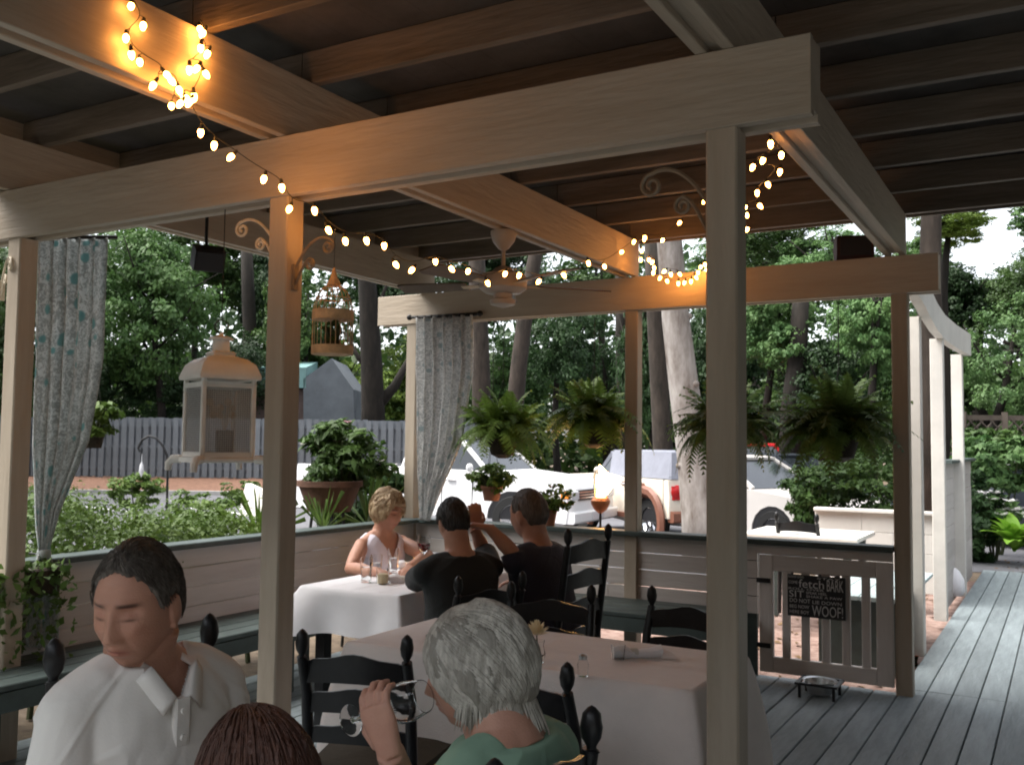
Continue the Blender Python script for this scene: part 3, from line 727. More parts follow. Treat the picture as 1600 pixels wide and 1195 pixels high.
TREES = [  # bearing x, y, distance, half width px, half height px, leaf kind, label
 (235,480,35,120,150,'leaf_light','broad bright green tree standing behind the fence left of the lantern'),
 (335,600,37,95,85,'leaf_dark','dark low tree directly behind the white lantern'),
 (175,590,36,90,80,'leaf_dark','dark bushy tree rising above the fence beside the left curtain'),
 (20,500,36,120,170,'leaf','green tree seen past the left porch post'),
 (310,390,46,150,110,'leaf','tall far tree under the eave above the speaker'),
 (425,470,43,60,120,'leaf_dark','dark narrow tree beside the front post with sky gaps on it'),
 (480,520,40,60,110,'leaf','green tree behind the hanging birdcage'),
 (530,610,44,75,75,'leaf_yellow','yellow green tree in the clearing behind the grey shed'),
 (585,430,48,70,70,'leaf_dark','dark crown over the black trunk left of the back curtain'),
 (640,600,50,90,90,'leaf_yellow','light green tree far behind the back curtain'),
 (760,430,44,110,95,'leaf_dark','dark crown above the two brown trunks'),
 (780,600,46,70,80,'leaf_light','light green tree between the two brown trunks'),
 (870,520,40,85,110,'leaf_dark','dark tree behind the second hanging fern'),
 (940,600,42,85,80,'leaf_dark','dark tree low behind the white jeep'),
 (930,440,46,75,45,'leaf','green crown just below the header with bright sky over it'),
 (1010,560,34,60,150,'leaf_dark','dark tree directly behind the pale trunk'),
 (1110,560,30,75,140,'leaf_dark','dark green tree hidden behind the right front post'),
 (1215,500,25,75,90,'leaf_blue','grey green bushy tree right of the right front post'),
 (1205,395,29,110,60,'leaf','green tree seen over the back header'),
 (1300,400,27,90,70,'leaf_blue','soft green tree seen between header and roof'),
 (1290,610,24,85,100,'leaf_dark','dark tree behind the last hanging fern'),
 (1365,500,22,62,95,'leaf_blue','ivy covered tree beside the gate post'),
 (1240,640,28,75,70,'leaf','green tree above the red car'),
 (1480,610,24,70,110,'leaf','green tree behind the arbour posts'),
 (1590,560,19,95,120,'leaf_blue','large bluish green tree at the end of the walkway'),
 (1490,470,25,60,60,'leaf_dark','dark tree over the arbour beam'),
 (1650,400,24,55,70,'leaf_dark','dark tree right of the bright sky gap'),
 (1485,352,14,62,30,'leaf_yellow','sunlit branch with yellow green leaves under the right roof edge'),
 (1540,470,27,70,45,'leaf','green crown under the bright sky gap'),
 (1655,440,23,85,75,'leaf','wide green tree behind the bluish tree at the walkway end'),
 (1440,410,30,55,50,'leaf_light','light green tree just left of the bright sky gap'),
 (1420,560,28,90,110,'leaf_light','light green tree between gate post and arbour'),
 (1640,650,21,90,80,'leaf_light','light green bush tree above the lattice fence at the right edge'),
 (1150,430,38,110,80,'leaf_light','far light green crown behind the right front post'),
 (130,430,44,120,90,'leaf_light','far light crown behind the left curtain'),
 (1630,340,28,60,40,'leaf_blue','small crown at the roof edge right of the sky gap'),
]
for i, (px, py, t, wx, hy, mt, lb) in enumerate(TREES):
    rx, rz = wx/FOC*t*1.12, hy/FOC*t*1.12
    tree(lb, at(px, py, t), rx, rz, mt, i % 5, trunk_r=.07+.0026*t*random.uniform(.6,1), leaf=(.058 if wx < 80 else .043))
# a mass of far woods closing the view, thinner towards its top
n = 84000; r = np.random.default_rng(5)
px = r.uniform(-500, 2100, n); tt = r.uniform(52, 66, n); zz = r.beta(1.1, 1.7, n)*17.5
P = np.array([[*(at(a, 600, t).xy), z] for a, t, z in zip(px, tt, zz)])
q = np.array([noise.noise(Vector((p[0]*.22, p[1]*.22, p[2]*.35))) for p in P]); lim = np.array([noise.noise(Vector((p[0]*.1, 0, 7)))*5+13 for p in P])
dx = (px-1535)/70; dz = (1.52+(690-375)/FOC*tt - P[:,2])/2.4
ok = (q > -.22) & (P[:,2] < lim) & (dx*dx+dz*dz > 1.0)
P = P[ok]; Nn = r.normal(size=P.shape)+np.array([0,-.3,.6])
o = link('far_woods', leaf_cloud('far_woods', P, Nn, .44, M['leaf_dark'], .7)); o['kind'] = 'stuff'
n = 26000; px = r.uniform(-500, 2100, n); tt = r.uniform(46, 60, n); zz = r.uniform(-.3, 6, n)
P = np.array([[*(at(a, 600, t).xy), z] for a, t, z in zip(px, tt, zz)])
o = link('far_woods', leaf_cloud('far_woods', P, r.normal(size=P.shape)+np.array([0,-.3,.6]), .5, M['leaf'], .7)); o['kind'] = 'stuff'
# unseen woods all round the clearing, added to block low sky light
n = 52000; r = np.random.default_rng(8); va = math.atan2(FW.y, FW.x)
az = va + PI + r.uniform(-1, 1, n)*R(150); dd_ = r.uniform(24, 36, n); zz = r.beta(1.3, 1.3, n)*17
P = np.stack([np.cos(az)*dd_, np.sin(az)*dd_, zz], 1); lim = np.array([noise.noise(Vector((p[0]*.1, p[1]*.1, 7)))*3+12.5 for p in P]); P = P[P[:,2] < lim]
o = link('far_woods', leaf_cloud('far_woods', P, r.normal(size=P.shape)+np.array([0,0,.5]), .85, M['leaf_dark'], .7)); o['kind'] = 'stuff'
# trunks that stand alone
def lone_trunk(label, pts, rads, bark, limbs=(), name='tree_trunk', crown=None):
    pts = [Vector(p) for p in pts]; b = pts[0].copy()
    t = thing('tree', label, 'tree', b)
    m = trunk_mesh([p-b for p in pts], rads, [(Vector(a)-b, Vector(c)-b, r0) for a, c, r0 in limbs], None)
    if bark == 'bark_pale':  # knots and scars
        for _ in range(10):
            k = random.randrange(1, len(pts)-1); f = random.random(); p = pts[k].lerp(pts[k+1], f)-b; a = random.uniform(0, 6.28)
            rr = rads[k]*(1-f)+rads[k+1]*f; m.ball(tuple(p+Vector((math.cos(a), math.sin(a), 0))*rr*.86), (.07,.07,.05), 8, 5)
    m.build('trunk', M[bark], t, smooth='all')
    if crown:
        c, rx, rz, mt = crown; o = link('crown', crown_mesh(2, mt), t); o.location = Vector(c)-b; o.scale = (rx, rx, rz)
    return t
def line(pp, t, z0=None):
    out = [at(x, y, t) for x, y in pp]
    if z0 is not None: out[0].z = z0
    return out
lone_trunk('pale mottled trunk leaning up behind the white jeep', line([(1100,850),(1094,800),(1082,700),(1068,600),(1056,500),(1048,400),(1040,300),(1030,180),(1024,60)], 13.2, -.12),
           [.30,.26,.225,.205,.19,.175,.165,.15,.12], 'bark_pale', [(at(1030,180,13.2), at(980,60,13.6), .09), (at(1040,300,13.2), at(1120,120,13), .08)], crown=(at(1030,-40,13.5), 3.0, 2.2, 'leaf'))
lone_trunk('brown trunk above the first hanging fern, left of a paired trunk', line([(752,760),(753,640),(750,540),(746,440),(742,300)], 33, 0), [.38,.33,.31,.29,.24], 'bark')
lone_trunk('leaning brown trunk above the first hanging fern, right of a paired trunk', line([(800,760),(804,640),(812,560),(822,480),(840,380),(850,300)], 31, 0), [.34,.28,.26,.25,.22,.16], 'bark')
lone_trunk('black trunk with crooked branches left of the back curtain', line([(583,760),(583,640),(580,560),(576,480),(570,380),(565,300)], 36, 0), [.5,.44,.40,.36,.3,.24], 'bark_dark',
           [(at(583,640,36), at(650,540,36.5), .26), (at(650,540,36.5), at(700,520,37), .14), (at(580,580,36), at(540,520,36), .14), (at(576,500,36), at(610,430,36), .13)])
lone_trunk('thin brown trunk just left of the pale leaning trunk', line([(1040,800),(1036,700),(1030,600),(1022,480),(1015,350)], 21, -.1), [.26,.22,.2,.17,.13], 'bark')
lone_trunk('dark trunk standing behind the last hanging fern', line([(1232,760),(1236,640),(1246,560),(1252,450)], 24, -.1), [.3,.26,.24,.2], 'bark_dark')
lone_trunk('slim trunk right of the right front post behind the ferns', line([(980,760),(975,640),(972,540),(970,420)], 35, 0), [.3,.26,.24,.2], 'bark_dark')
lone_trunk('light brown trunk rising over the end of the back header', line([(1452,760),(1452,600),(1453,450),(1455,330),(1456,200)], 11.6, -.1), [.2,.16,.13,.115,.1], 'bark')
lone_trunk('slender dark trunk beside the front post behind the birdcage', line([(395,700),(392,560),(388,460),(384,360)], 40, 0), [.35,.3,.28,.22], 'bark_dark')

# ================================================================== shrubs
def shrub(name, label, cat, c, rad, n, leaf, mat, base=None, group=None, aspect=.5, clumps=40, csz=.28, extra=None):
    c = Vector(c); b = Vector((c.x, c.y, base if base is not None else c.z-rad[2])); t = thing(name, label, cat, b, 0, group)
    lob = [((0,0,0), (1,1,1))]
    P, N = clump_points(lob, clumps, n//clumps, csz, random.randrange(9999)); P = P*np.array(rad)*.85
    o = link('foliage', leaf_cloud('foliage', P, N, leaf, M[mat], aspect), t); o.location = c-b
    m = MB()
    for i in range(7):
        a = i*.9; m.tube([(0.03*math.cos(a),.03*math.sin(a),0), (rad[0]*.3*math.cos(a), rad[1]*.3*math.sin(a), (c.z-b.z)*.7), (rad[0]*.7*math.cos(a), rad[1]*.7*math.sin(a), c.z-b.z+rad[2]*.4)], [.016,.011,.004], 5)
    m.build('stems', M['stem'], t)
    if extra:
        for nm, mt, k, sz in extra:
            pts = P[np.random.default_rng(k).choice(len(P), k)]*1.04
            for p in pts:
                mb = MB()
                for j in range(5):
                    a = j*2*PI/5; d = Vector((math.cos(a), math.sin(a), .35)); s_ = Vector((-d.y, d.x, 0)); q0 = Vector(p)
                    mb.add([q0, q0+d*sz*.6+s_*sz*.35, q0+d*sz, q0+d*sz*.6-s_*sz*.35], [(0,1,2,3)])
                f = mb.build(nm, M[mt], t); f.location = c-b
    return t
# hedge filling the bed outside the left wall
pts, nr = [], []
r = np.random.default_rng(3)
for _ in range(1250):
    y = r.uniform(.4, 5.45); top = .97+.10*math.sin(y*2.1)+.06*math.sin(y*5.3+1) - max(0, y-4.9)*.22
    x = r.uniform(-5.75, -4.78); z = top - r.random()**1.8*.55; k = 46; o = r.normal(size=(k,3))*np.array([.085,.085,.06])
    pts.append(np.array([x,y,z])+o); nr.append(o*6+np.array([.1,-.1,.9])+r.normal(size=(k,3))*.6)
hd = thing('hedge', 'loose bright green hedge growing along the outside of the left wall', 'hedge', (-5.25, 3, -.1))
o = link('foliage', leaf_cloud('foliage', np.concatenate(pts)-np.array([-5.25,3,-.1]), np.concatenate(nr), .030, M['hedge'], .6), hd)
m = MB()
for i in range(26):
    y = .5+i*.19; m.tube([(-5.2,y,-.1), (-5.25+random.uniform(-.2,.2),y+.1,.4), (-5.2+random.uniform(-.3,.3),y+.1,.85)], [.02,.014,.005], 5)
m.xf(Matrix.Translation((5.25,-3,.1))).build('stems', M['stem'], hd)
shrub('shrub', 'rounded shrub on the parking lot edge, left of the shepherd hook', 'shrub', at(212,765,16.5), (.52,.52,.34), 2600, .075, 'hedge', base=-.1)
shrub('shrub', 'loose shrub below the lantern, right of the shepherd hook', 'shrub', at(312,795,12.5), (.48,.45,.28), 2600, .06, 'hedge', base=-.1)
shrub('shrub', 'low shrub by the kerb, half hidden by the lantern foot', 'shrub', at(380,770,24), (.7,.7,.35), 1800, .09, 'hedge', base=-.1)
shrub('hedge', 'dark clipped hedge behind the outdoor white plank wall', 'hedge', at(1330,765,13.2), (.95,.7,.62), 7000, .075, 'leaf', base=-.1, clumps=80, csz=.3)
shrub('shrub', 'dark shrub beside the bumper of the pearl coloured sedan', 'shrub', at(1258,780,13.0), (.32,.3,.45), 2200, .07, 'leaf', base=-.1)
shrub('shrub', 'tall bluish shrub in front of the lattice fence', 'shrub', at(1560,725,14.8), (.75,.6,.5), 3600, .11, 'leaf_blue', base=-.1)
shrub('shrub', 'dense dark shrub right of the arbour posts', 'shrub', at(1528,805,13.9), (.42,.45,.75), 3600, .09, 'leaf_dark', base=-.1)
shrub('shrub', 'ivy like shrub hanging on the lattice beside the arbour', 'shrub', at(1540,690,16.3), (.7,.4,.35), 2200, .10, 'leaf', base=-.1)
shrub('shrub', 'variegated shrub with white blossom heads behind the bright hosta', 'shrub', at(1552,792,14.0), (.40,.35,.30), 1500, .09, 'leaf_blue', base=-.1, extra=[('blossom','white_petal',46,.12)])
# hosta: each big leaf a part
def big_leaf(L, w, droop, mat):
    rows = []; k = 7; m = MB(); vs = []
    for i in range(k+1):
        u = i/k; ww = w*math.sin(PI*min(1, u*.96+.04))**.8*(1-.25*u); x = L*u; z = .55*L*math.sin(u*1.7)*(1-droop*u)
        vs += [(-ww/2, x, z+ww*.12), (0, x, z), (ww/2, x, z+ww*.12)]
    fs = []
    for i in range(k):
        for j in range(2): q = i*3+j; fs.append((q,q+1,q+4,q+3))
    m.add(vs, fs); return m.mesh('leaf', mat, smooth='all')
def rosette(name, label, cat, base, n, L, w, droop, mat, tilt=(.1,1.1), group=None, var=3):
    t = thing(name, label, cat, base, 0, group); ms = [big_leaf(L*(.8+.2*i), w, droop, mat) for i in range(var)]
    for i in range(n):
        o = link('leaf', ms[i % var], t); o.rotation_euler = (random.uniform(*tilt), 0, i*2.399+random.uniform(-.2,.2)); s = random.uniform(.75,1.1); o.scale = (s,s,s); o.location = (0,0,random.uniform(0,.06))
    return t
rosette('hosta', 'bright lime green hosta at the far end of the walkway', 'plant', tuple(at(1585,862,13.4)), 46, .42, .20, .5, M['hosta'], (-.1,.9))
def spiky(label, c, n, L, w, mt='fern', name='yucca'):
    t = thing(name, label, 'plant', c); m = MB()
    ms = []
    for k in range(3):
        m = MB(); vs, fs = [], []
        for i in range(6):
            u = i/5; ww = w*(1-u)**.7*(.6+.8*u if u < .3 else 1); vs += [(-ww/2, 0, L*u), (0, -ww*.25-.10*L*u*u*(k*.5), L*u), (ww/2, 0, L*u)]
        for i in range(5):
            for j in range(2): q = i*3+j; fs.append((q,q+1,q+4,q+3))
        ms.append(m.add(vs, fs).mesh('leaf', M[mt]))
    for i in range(n):
        o = link('leaf', ms[i % 3], t); o.rotation_euler = (random.uniform(.1,1.25), 0, i*2.399); s = random.uniform(.7,1.05); o.scale = (s,s,s)
    return t
spiky('spiky yucca outside the left wall just left of the front post', atx(405,838,-5.0), 26, .42, .042, 'fern')
spiky('spiky yucca outside the left wall below the terracotta planter', atx(505,828,-4.95), 20, .34, .038, 'fern_dark')
spiky('spiky yucca rising behind the blonde woman', atx(575,822,-5.1), 26, .62, .042, 'fern_dark')
# big flowering plant in a terracotta planter on an iron stand
pc = atx(515,775,-5.15)
pl = thing('planter', 'wide terracotta planter on an iron stand outside the left wall', 'planter', (pc.x, pc.y, -.1))
MB().lathe([(.17,.0),(.245,.20),(.265,.20),(.265,.245),(.235,.245),(.22,.20)], 24, (0,0,pc.z-.02)).build('pot', material('dark_terracotta', (.10,.05,.032), .8, var=.25, vscale=10, bump=.3, bscale=50), pl, smooth=True)
m = MB()
for a in (0, 2.1, 4.2): m.tube([(.14*math.cos(a),.14*math.sin(a),pc.z-.02),(.2*math.cos(a),.2*math.sin(a),.5),(.16*math.cos(a),.16*math.sin(a),0)], .012, 6)
m.tube([(.18*math.cos(i*.52), .18*math.sin(i*.52), .5) for i in range(13)], .008, 6); m.build('stand', M['iron'], pl)
shrub('oleander', 'dark flowering bush in the terracotta planter beside the front post', 'plant', atx(535,715,-5.15), (.40,.40,.34), 4200, .085, 'leaf', base=pc.z+.1, aspect=.35, extra=[('blossom','pink_petal',9,.05),('blossom','white_petal',10,.045)])
shrub('bush', 'glossy dark bush outside the left wall behind the planter', 'plant', atx(555,775,-5.5), (.48,.45,.42), 3600, .11, 'leaf_dark', base=-.1, aspect=.35)
# small plant in a hanging pot left of the curtain edge
def hanging_pot(label, c, r, ztop, potm, plabel, fol, n, leaf, rad, wires=3, pname='hanging_pot'):
    c = Vector(c); t = thing(pname, label, 'hanging pot', c)
    MB().lathe([(r*.72,0),(r*.95,r*1.15),(r*1.06,r*1.15),(r*1.06,r*1.4),(r*.9,r*1.4),(r*.85,r*1.1)], 18).build('pot', M[potm], t, smooth=True)
    m = MB()
    for k in range(wires):
        a = k*2*PI/wires+.4; m.tube([(r*.95*math.cos(a), r*.95*math.sin(a), r*1.35), (0,0,min(ztop-c.z, r*1.35+.45))], .0025, 4)
    m.tube([(0,0,min(ztop-c.z, r*1.35+.45)-.002),(0,0,ztop-c.z)], .003, 4); m.build('hanger', M['wire'], t)
    if fol: shrub('potted_plant', plabel, 'plant', c+Vector((0,0,r*1.5+rad[2]*.4)), rad, n, leaf, fol, base=c.z+r*1.1)
    return t
hanging_pot('dark hanging pot beside the left curtain', atx(143,700,-4.9), .075, 2.56, 'dark_pot', 'leafy plant in the dark pot beside the left curtain', 'hedge', 900, .05, (.16,.16,.14))
hanging_pot('terracotta pot hanging in front of the white truck', aty(768,782,6.75), .085, 2.46, 'terracotta', 'trailing pale green plant in the terracotta hanging pot', 'hedge', 1100, .05, (.22,.2,.13))
# pot of orange flowers on the cap rail
c = aty(857,822,6.46); c.z = .903
fp = thing('flower_pot', 'small pinkish clay pot standing on the cap rail behind the bald man', 'pot', c)
MB().lathe([(.045,0),(.065,.11),(.07,.11),(.07,.13),(.06,.13)], 16).build('pot', M['terracotta'], fp, smooth=True)
shrub('flowering_plant', 'green plant with orange blossoms in the clay pot on the rail', 'plant', c+Vector((.04,0,.20)), (.17,.15,.13), 800, .035, 'hedge', base=c.z+.11, extra=[('blossom','orange_petal',12,.030)])
# planter hooked over the left rail with trailing leaves
c = Vector((-4.50, 2.93, .74)); hp = thing('rail_planter', 'dark planter hooked on the left rail under the curtain', 'planter', c)
MB().box((-.07,-.2,0),(.10,.2,.13), bev=.01).build('box', M['dark_pot'], hp)
m = MB()
for y in (-.2,.2): m.tube([(-.07,y,.13),(-.09,y,.18),(-.16,y,.18)], .006, 5)
m.build('hook', M['iron'], hp)
pts, nr = [], []
for _ in range(30):
    p0 = np.array([r.uniform(-.04,.10), r.uniform(-.2,.2), .08]); out = np.array([.05+.07*r.random(), r.normal()*.05, 0]); L = r.uniform(.1,.62)
    for k in range(22):
        u = k/21; pts.append(p0+out*math.sin(u*1.6)+np.array([0,0,.10*math.sin(u*3.1)-L*u*u])+r.normal(size=3)*.012); nr.append(r.normal(size=3)+np.array([.7,0,.3]))
ty = thing('trailing_plant', 'dark trailing plant spilling from the rail planter beside the curtain', 'plant', c+Vector((0,0,.12)))
o = link('foliage', leaf_cloud('foliage', np.array(pts)-np.array([0,0,.12]), np.array(nr), .045, M['fern_dark'], .55), ty)

# ================================================================== hanging ferns: every frond a part
def frond_mesh(L, arch, mat, seed):
    rr = random.Random(seed); vs, fs = [], []
    k = 24; pts = []
    for i in range(k+1):
        u = i/k; pts.append(Vector((0, L*(u*.82-.12*u*u*arch), L*(.62*math.sin(u*1.5)*(1-.2*arch) - arch*.75*u*u))))
    m = MB(); m.tube(pts, [.004*(1-.8*i/k) for i in range(k+1)], 3, cap=False)
    for i in range(1, k+1):
        u = i/k; w = .066*L/.45*math.sin(PI*min(1, .1+u*.88))**.7; d = (pts[i]-pts[i-1]).normalized()
        for sgn in (-1, 1):
            a = pts[i]; b = a + Vector((sgn*w, 0, 0)) + d*w*.35 - Vector((0,0,w*.28+rr.uniform(-.01,.012))); t_ = d*(L/k*.55)
            m.add([a-t_, b-t_*.15, b+t_*.35, a+t_*.8], [(0,1,2,3)])
    return m.mesh('frond', mat)
def fern(label, c, R_, ztop, mat, n=150, plabel=None, group='ferns hanging along the back of the porch'):
    c = Vector(c); b = thing('hanging_basket', plabel, 'basket', c, 0, 'baskets of the hanging ferns')
    MB().lathe([(.03,0),(.09,.03),(.115,.12),(.12,.15),(.105,.15),(.10,.12)], 18).build('basket', M['dark_pot'], b, smooth=True)
    m = MB()
    for k in range(3):
        a = k*2*PI/3; m.tube([(.115*math.cos(a),.115*math.sin(a),.145),(0,0,min(.62, ztop-c.z))], .0025, 4)
    m.tube([(0,0,min(.62, ztop-c.z)-.003),(0,0,ztop-c.z)], .003, 4); m.build('hanger', M['wire'], b)
    t = thing('fern', label, 'fern', c+Vector((0,0,.13)), 0, group)
    key = (mat, round(R_, 2))
    ms = [frond_mesh(R_*l, a, M[mat], i) for i, (l, a) in enumerate(((.95,.7),(1.05,.9),(.85,.45),(1.05,1.05),(.9,.1)))]
    for i in range(n):
        o = link('frond', ms[i % 5], t); s = random.uniform(.72, 1.12); o.scale = (s,s,s)
        o.rotation_euler = (random.uniform(-.35, .55) if i % 3 else random.uniform(.35, 1.0), random.uniform(-.3,.3), i*2.399+random.uniform(-.3,.3)); o.location = (random.uniform(-.05,.05), random.uniform(-.05,.05), 0)
YF = 6.47
fern('full green fern hanging left of the white truck, beside the back curtain', aty(785,716,YF), .49, 2.46, 'fern', plabel='dark basket of the fern next to the back curtain')
fern('green fern hanging left of the middle back post, above the torch flame', aty(928,700,YF), .49, 2.46, 'fern', plabel='dark basket of the fern above the torch flame')
fern('fern hanging half hidden behind the right front post', aty(1135,715,YF), .50, 2.46, 'fern_dark', plabel='dark basket of the fern behind the right front post')
fern('very dark fern hanging over the picket gate', aty(1312,722,YF), .52, 2.46, 'fern_dark', n=180, plabel='dark basket of the fern over the picket gate')

# dry leaves blown onto the soil beside and beyond the walkway
r = np.random.default_rng(21); n = 420
x = np.where(r.random(n) < .6, r.uniform(-.9, 2.6, n), r.uniform(-2.5, -1.05, n)); y = np.where(x > -.95, r.uniform(13.6, 16, n), r.uniform(6.6, 13, n))
zz = np.where((y < 13.5) & (x > -.92), .006, np.where(y > 13.5, -.112, -.098)); zz = np.where((y < 6.4), .006, zz)
o = link('fallen_leaves', leaf_cloud('fallen_leaves', np.stack([x, y, zz], 1), r.normal(size=(n,3))*.25+np.array([0,0,1]), .055, material('dry_leaf', (.10,.06,.03), .8, col2=(.24,.15,.07), vscale=2), .55)); o['kind'] = 'stuff'
# ================================================================== parked vehicles (front towards +Y)
def wheel(parent, x, y, r, w, sx, rimmat='chrome'):
    o = MB().lathe([(r*.62,-w/2),(r*.93,-w/2),(r,-w*.32),(r,w*.32),(r*.93,w/2),(r*.62,w/2)], 24, cap=False).xf(Matrix.Rotation(PI/2, 4, 'Y')).build('wheel', M['tyre'], parent, smooth=True)
    o.location = (x, y, r)
    m = MB().lathe([(0,w*.20),(r*.14,w*.36),(r*.2,w*.3),(r*.5,w*.22),(r*.6,w*.42),(r*.66,w*.42),(r*.66,-w*.2),(0,-w*.2)], 20, cap=False)
    for k in range(6):
        a = k*PI/3; m.box((-.03*r*3, .2*r, w*.2), (.03*r*3, .58*r, w*.36)); 
        m.v[-8:] = [tuple(Matrix.Rotation(a, 4, 'Z') @ Vector(p)) for p in m.v[-8:]]
    rim = m.xf(Matrix.Rotation(PI/2*sx, 4, 'Y')).build('rim', M[rimmat], o, smooth=True)
    return o
def vehicle(name, label, cat, loc, heading, paint, L, W, prof, wheels, wr, glass, roof=None, front_z=.75, rear_z=.85, arch=None, lamp_w=.28, grille=True, arch_mat=None, group=None, rim='chrome', top_mat=None, zb=.28, tumble=.10):
    t = thing(name, label, cat, loc, heading, group)
    # side outline: top profile front to back, then along the sill with wheel openings
    ar = wr*1.18; out = list(prof)
    for wy in sorted(wheels):
        n = 9; h0 = math.asin(min(.95, max(-.5, (zb-wr)/ar)))
        for i in range(n+1):
            a = PI-h0 - (PI-2*h0)*i/n; out.append((wy+ar*math.cos(a), wr+ar*math.sin(a)))
    zt = max(z for y, z in prof)
    def ring(x, inset): 
        r_ = []
        for (y, z) in out:
            k = x*(1-tumble*max(0, (z-.75))/.6*.6); r_.append((k, y*(1-inset), z-(inset*.9 if z > .9 else 0)))
        return r_
    xs = [(-W/2+.07, .012), (-W/2, 0), (W/2, 0), (W/2-.07, .012)]
    n = len(out); m = MB(); xs = [(-W/2, .012), (-W/2+.06, 0), (W/2-.06, 0), (W/2, .012)]
    m.loft([ring(x, i) for x, i in xs]); m.build('body', M[paint], t, smooth=True)
    # dark inner wheel wells
    for wy in wheels:
        m = MB(); m.prism([(wy+ar*1.0*math.cos(a), wr+ar*1.0*math.sin(a)) for a in [PI*i/12 for i in range(13)]], -W/2+.012, W/2-.012, axis=0); m.build('wheel_well', M['plastic'], t)
        for sx in (-1, 1): wheel(t, sx*(W/2-.10), wy, wr, .21, sx, rim)
        if arch_mat:
            for sx in (-1, 1):
                m = MB(); pts = [(sx*(W/2+.07), wy+(ar+.06)*math.cos(a), wr+(ar+.06)*math.sin(a)*1.04) for a in [PI*(-.12+1.24*i/12) for i in range(13)]]
                m.tube(pts, .085, 6, flat=.7); m.build('fender', M[arch_mat], t, smooth=True)
    # glasshouse
    (g0, g1, g2, g3, z0, z1) = glass   # y: windscreen base, windscreen top, rear top, rear base
    w0, w1 = W/2-.07, W/2-.24
    m = MB(); m.add([(-w0,g3,z0),(w0,g3,z0),(w0,g0,z0),(-w0,g0,z0),(-w1,g2,z1),(w1,g2,z1),(w1,g1,z1),(-w1,g1,z1)], [(4,5,6,7),(0,1,5,4),(1,2,6,5),(2,3,7,6),(3,0,4,7)])
    m.build('windows', M['window'], t)
    tm = M[top_mat or paint]
    m = MB(); m.loft([[(x*(w1+.02), y, z) for x, y in ((-1,g2-.05),(1,g2-.05),(1,g1+.04),(-1,g1+.04))] for z in (z1-.01, z1+.03)] + [[(x*(w1-.12), y, z1+.065) for x, y in ((-1,g2+.08),(1,g2+.08),(1,g1-.1),(-1,g1-.1))]]); m.build('roof', tm, t)
    for sx in (-1, 1):
        for (ya, yb) in ((g0,g1),(g3,g2),((g0+g3)/2,(g1+g2)/2)):
            MB().bar((sx*(w0+.004),ya,z0), (sx*(w1+.004),yb,z1), .05, .06).build('pillar', tm, t)
    # lamps, grille, bumpers, mirrors, door seams
    yf, yr = max(y for y, z in prof), min(y for y, z in prof)
    for sx in (-1, 1):
        MB().box((sx*(W/2-.05), yf-.10, front_z-.075), (sx*(W/2-.05-lamp_w), yf+.012, front_z+.075), bev=.02).build('headlight', M['lens'], t)
        MB().box((sx*(W/2+.006), yf-.16, front_z-.05), (sx*(W/2-.05), yf-.03, front_z+.06), bev=.015).build('indicator', M['amber_lens'], t)
        MB().box((sx*(W/2-.04), yr-.012, rear_z-.12), (sx*(W/2-.20), yr+.08, rear_z+.10), bev=.02).build('taillight', M['red_lens'], t)
        MB().ball((sx*(W/2+.09), g0-.25, z0+.06), (.09,.05,.07), 10, 6).build('mirror', M[paint], t, smooth=True)
        yc = (g0+g3)/2
        for y in (g0-.25, yc, g3+.12): MB().box((sx*(W/2-.03), y-.006, .42), (sx*(W/2+.0025), y+.006, z0-.03)).build('door_seam', M['plastic'], t)
        MB().box((sx*(W/2-.02), yc+.10, z0-.16), (sx*(W/2+.03), yc+.26, z0-.13), bev=.008).build('door_handle', M['chrome'], t)
    if grille:
        MB().box((-W/2+.05+lamp_w+.02, yf-.06, front_z-.085), (W/2-.05-lamp_w-.02, yf+.008, front_z+.08)).build('grille', M['plastic'], t)
        for k in range(3): MB().box((-W/2+.06+lamp_w, yf, front_z-.055+k*.045), (W/2-.06-lamp_w, yf+.016, front_z-.035+k*.045)).build('grille_bar', M['chrome'], t)
    MB().box((-W/2+.02, yf-.10, .36), (W/2-.02, yf+.075, .55), bev=.03).build('bumper', M[paint] if paint != 'car_cream' else M['car_brown'], t)
    MB().box((-W/2+.02, yr-.075, .38), (W/2-.02, yr+.10, .56), bev=.03).build('bumper', M[paint] if paint != 'car_cream' else M['car_brown'], t)
    MB().box((-.26, yf+.078, .40), (.26, yf+.086, .52)).build('licence_plate', M['lens'], t)
    MB().box((-.26, yr-.086, .62), (.26, yr-.078, .74)).build('licence_plate', M['lens'], t)
    return t
GZ = -.112
def hdg(a_right, a_away):
    d = Vector((_r.x, _r.y, 0))*a_right + Vector((_f.x, _f.y, 0)).normalized()*a_away
    return math.atan2(d.y, d.x)-PI/2
PICK = [(2.72,.36),(2.76,.62),(2.70,.92),(2.55,1.02),(1.25,1.16),(-.85,1.20),(-2.72,1.20),(-2.76,.9),(-2.74,.42)]
h = hdg(math.cos(R(27)), -math.sin(R(27)))
fw_ = Vector((-math.sin(h), math.cos(h), 0)); rt_ = Vector((math.cos(h), math.sin(h), 0))
p = at(803, 806, 15.6); p.z = GZ; c = p - fw_*1.75 - rt_*(.92 if (rt_.dot(FW) < 0) else -.92)
tr = vehicle('pickup_truck', 'white pickup truck parked with its grille towards the middle back post', 'truck', c, h, 'car_white', 5.5, 1.95, PICK, (1.75,-1.65), .39,
        (1.25,.62,-.30,-.42,1.15,1.70), front_z=.80, zb=.40)
MB().box((-.80,-2.60,1.12),(.80,-.58,1.206)).build('bed_floor', M['plastic'], tr)
SED = [(2.30,.30),(2.36,.52),(2.30,.72),(2.05,.82),(1.05,.95),(-1.35,1.0),(-2.25,.95),(-2.32,.7),(-2.28,.34)]
h = hdg(math.cos(R(52)), -math.sin(R(52)))
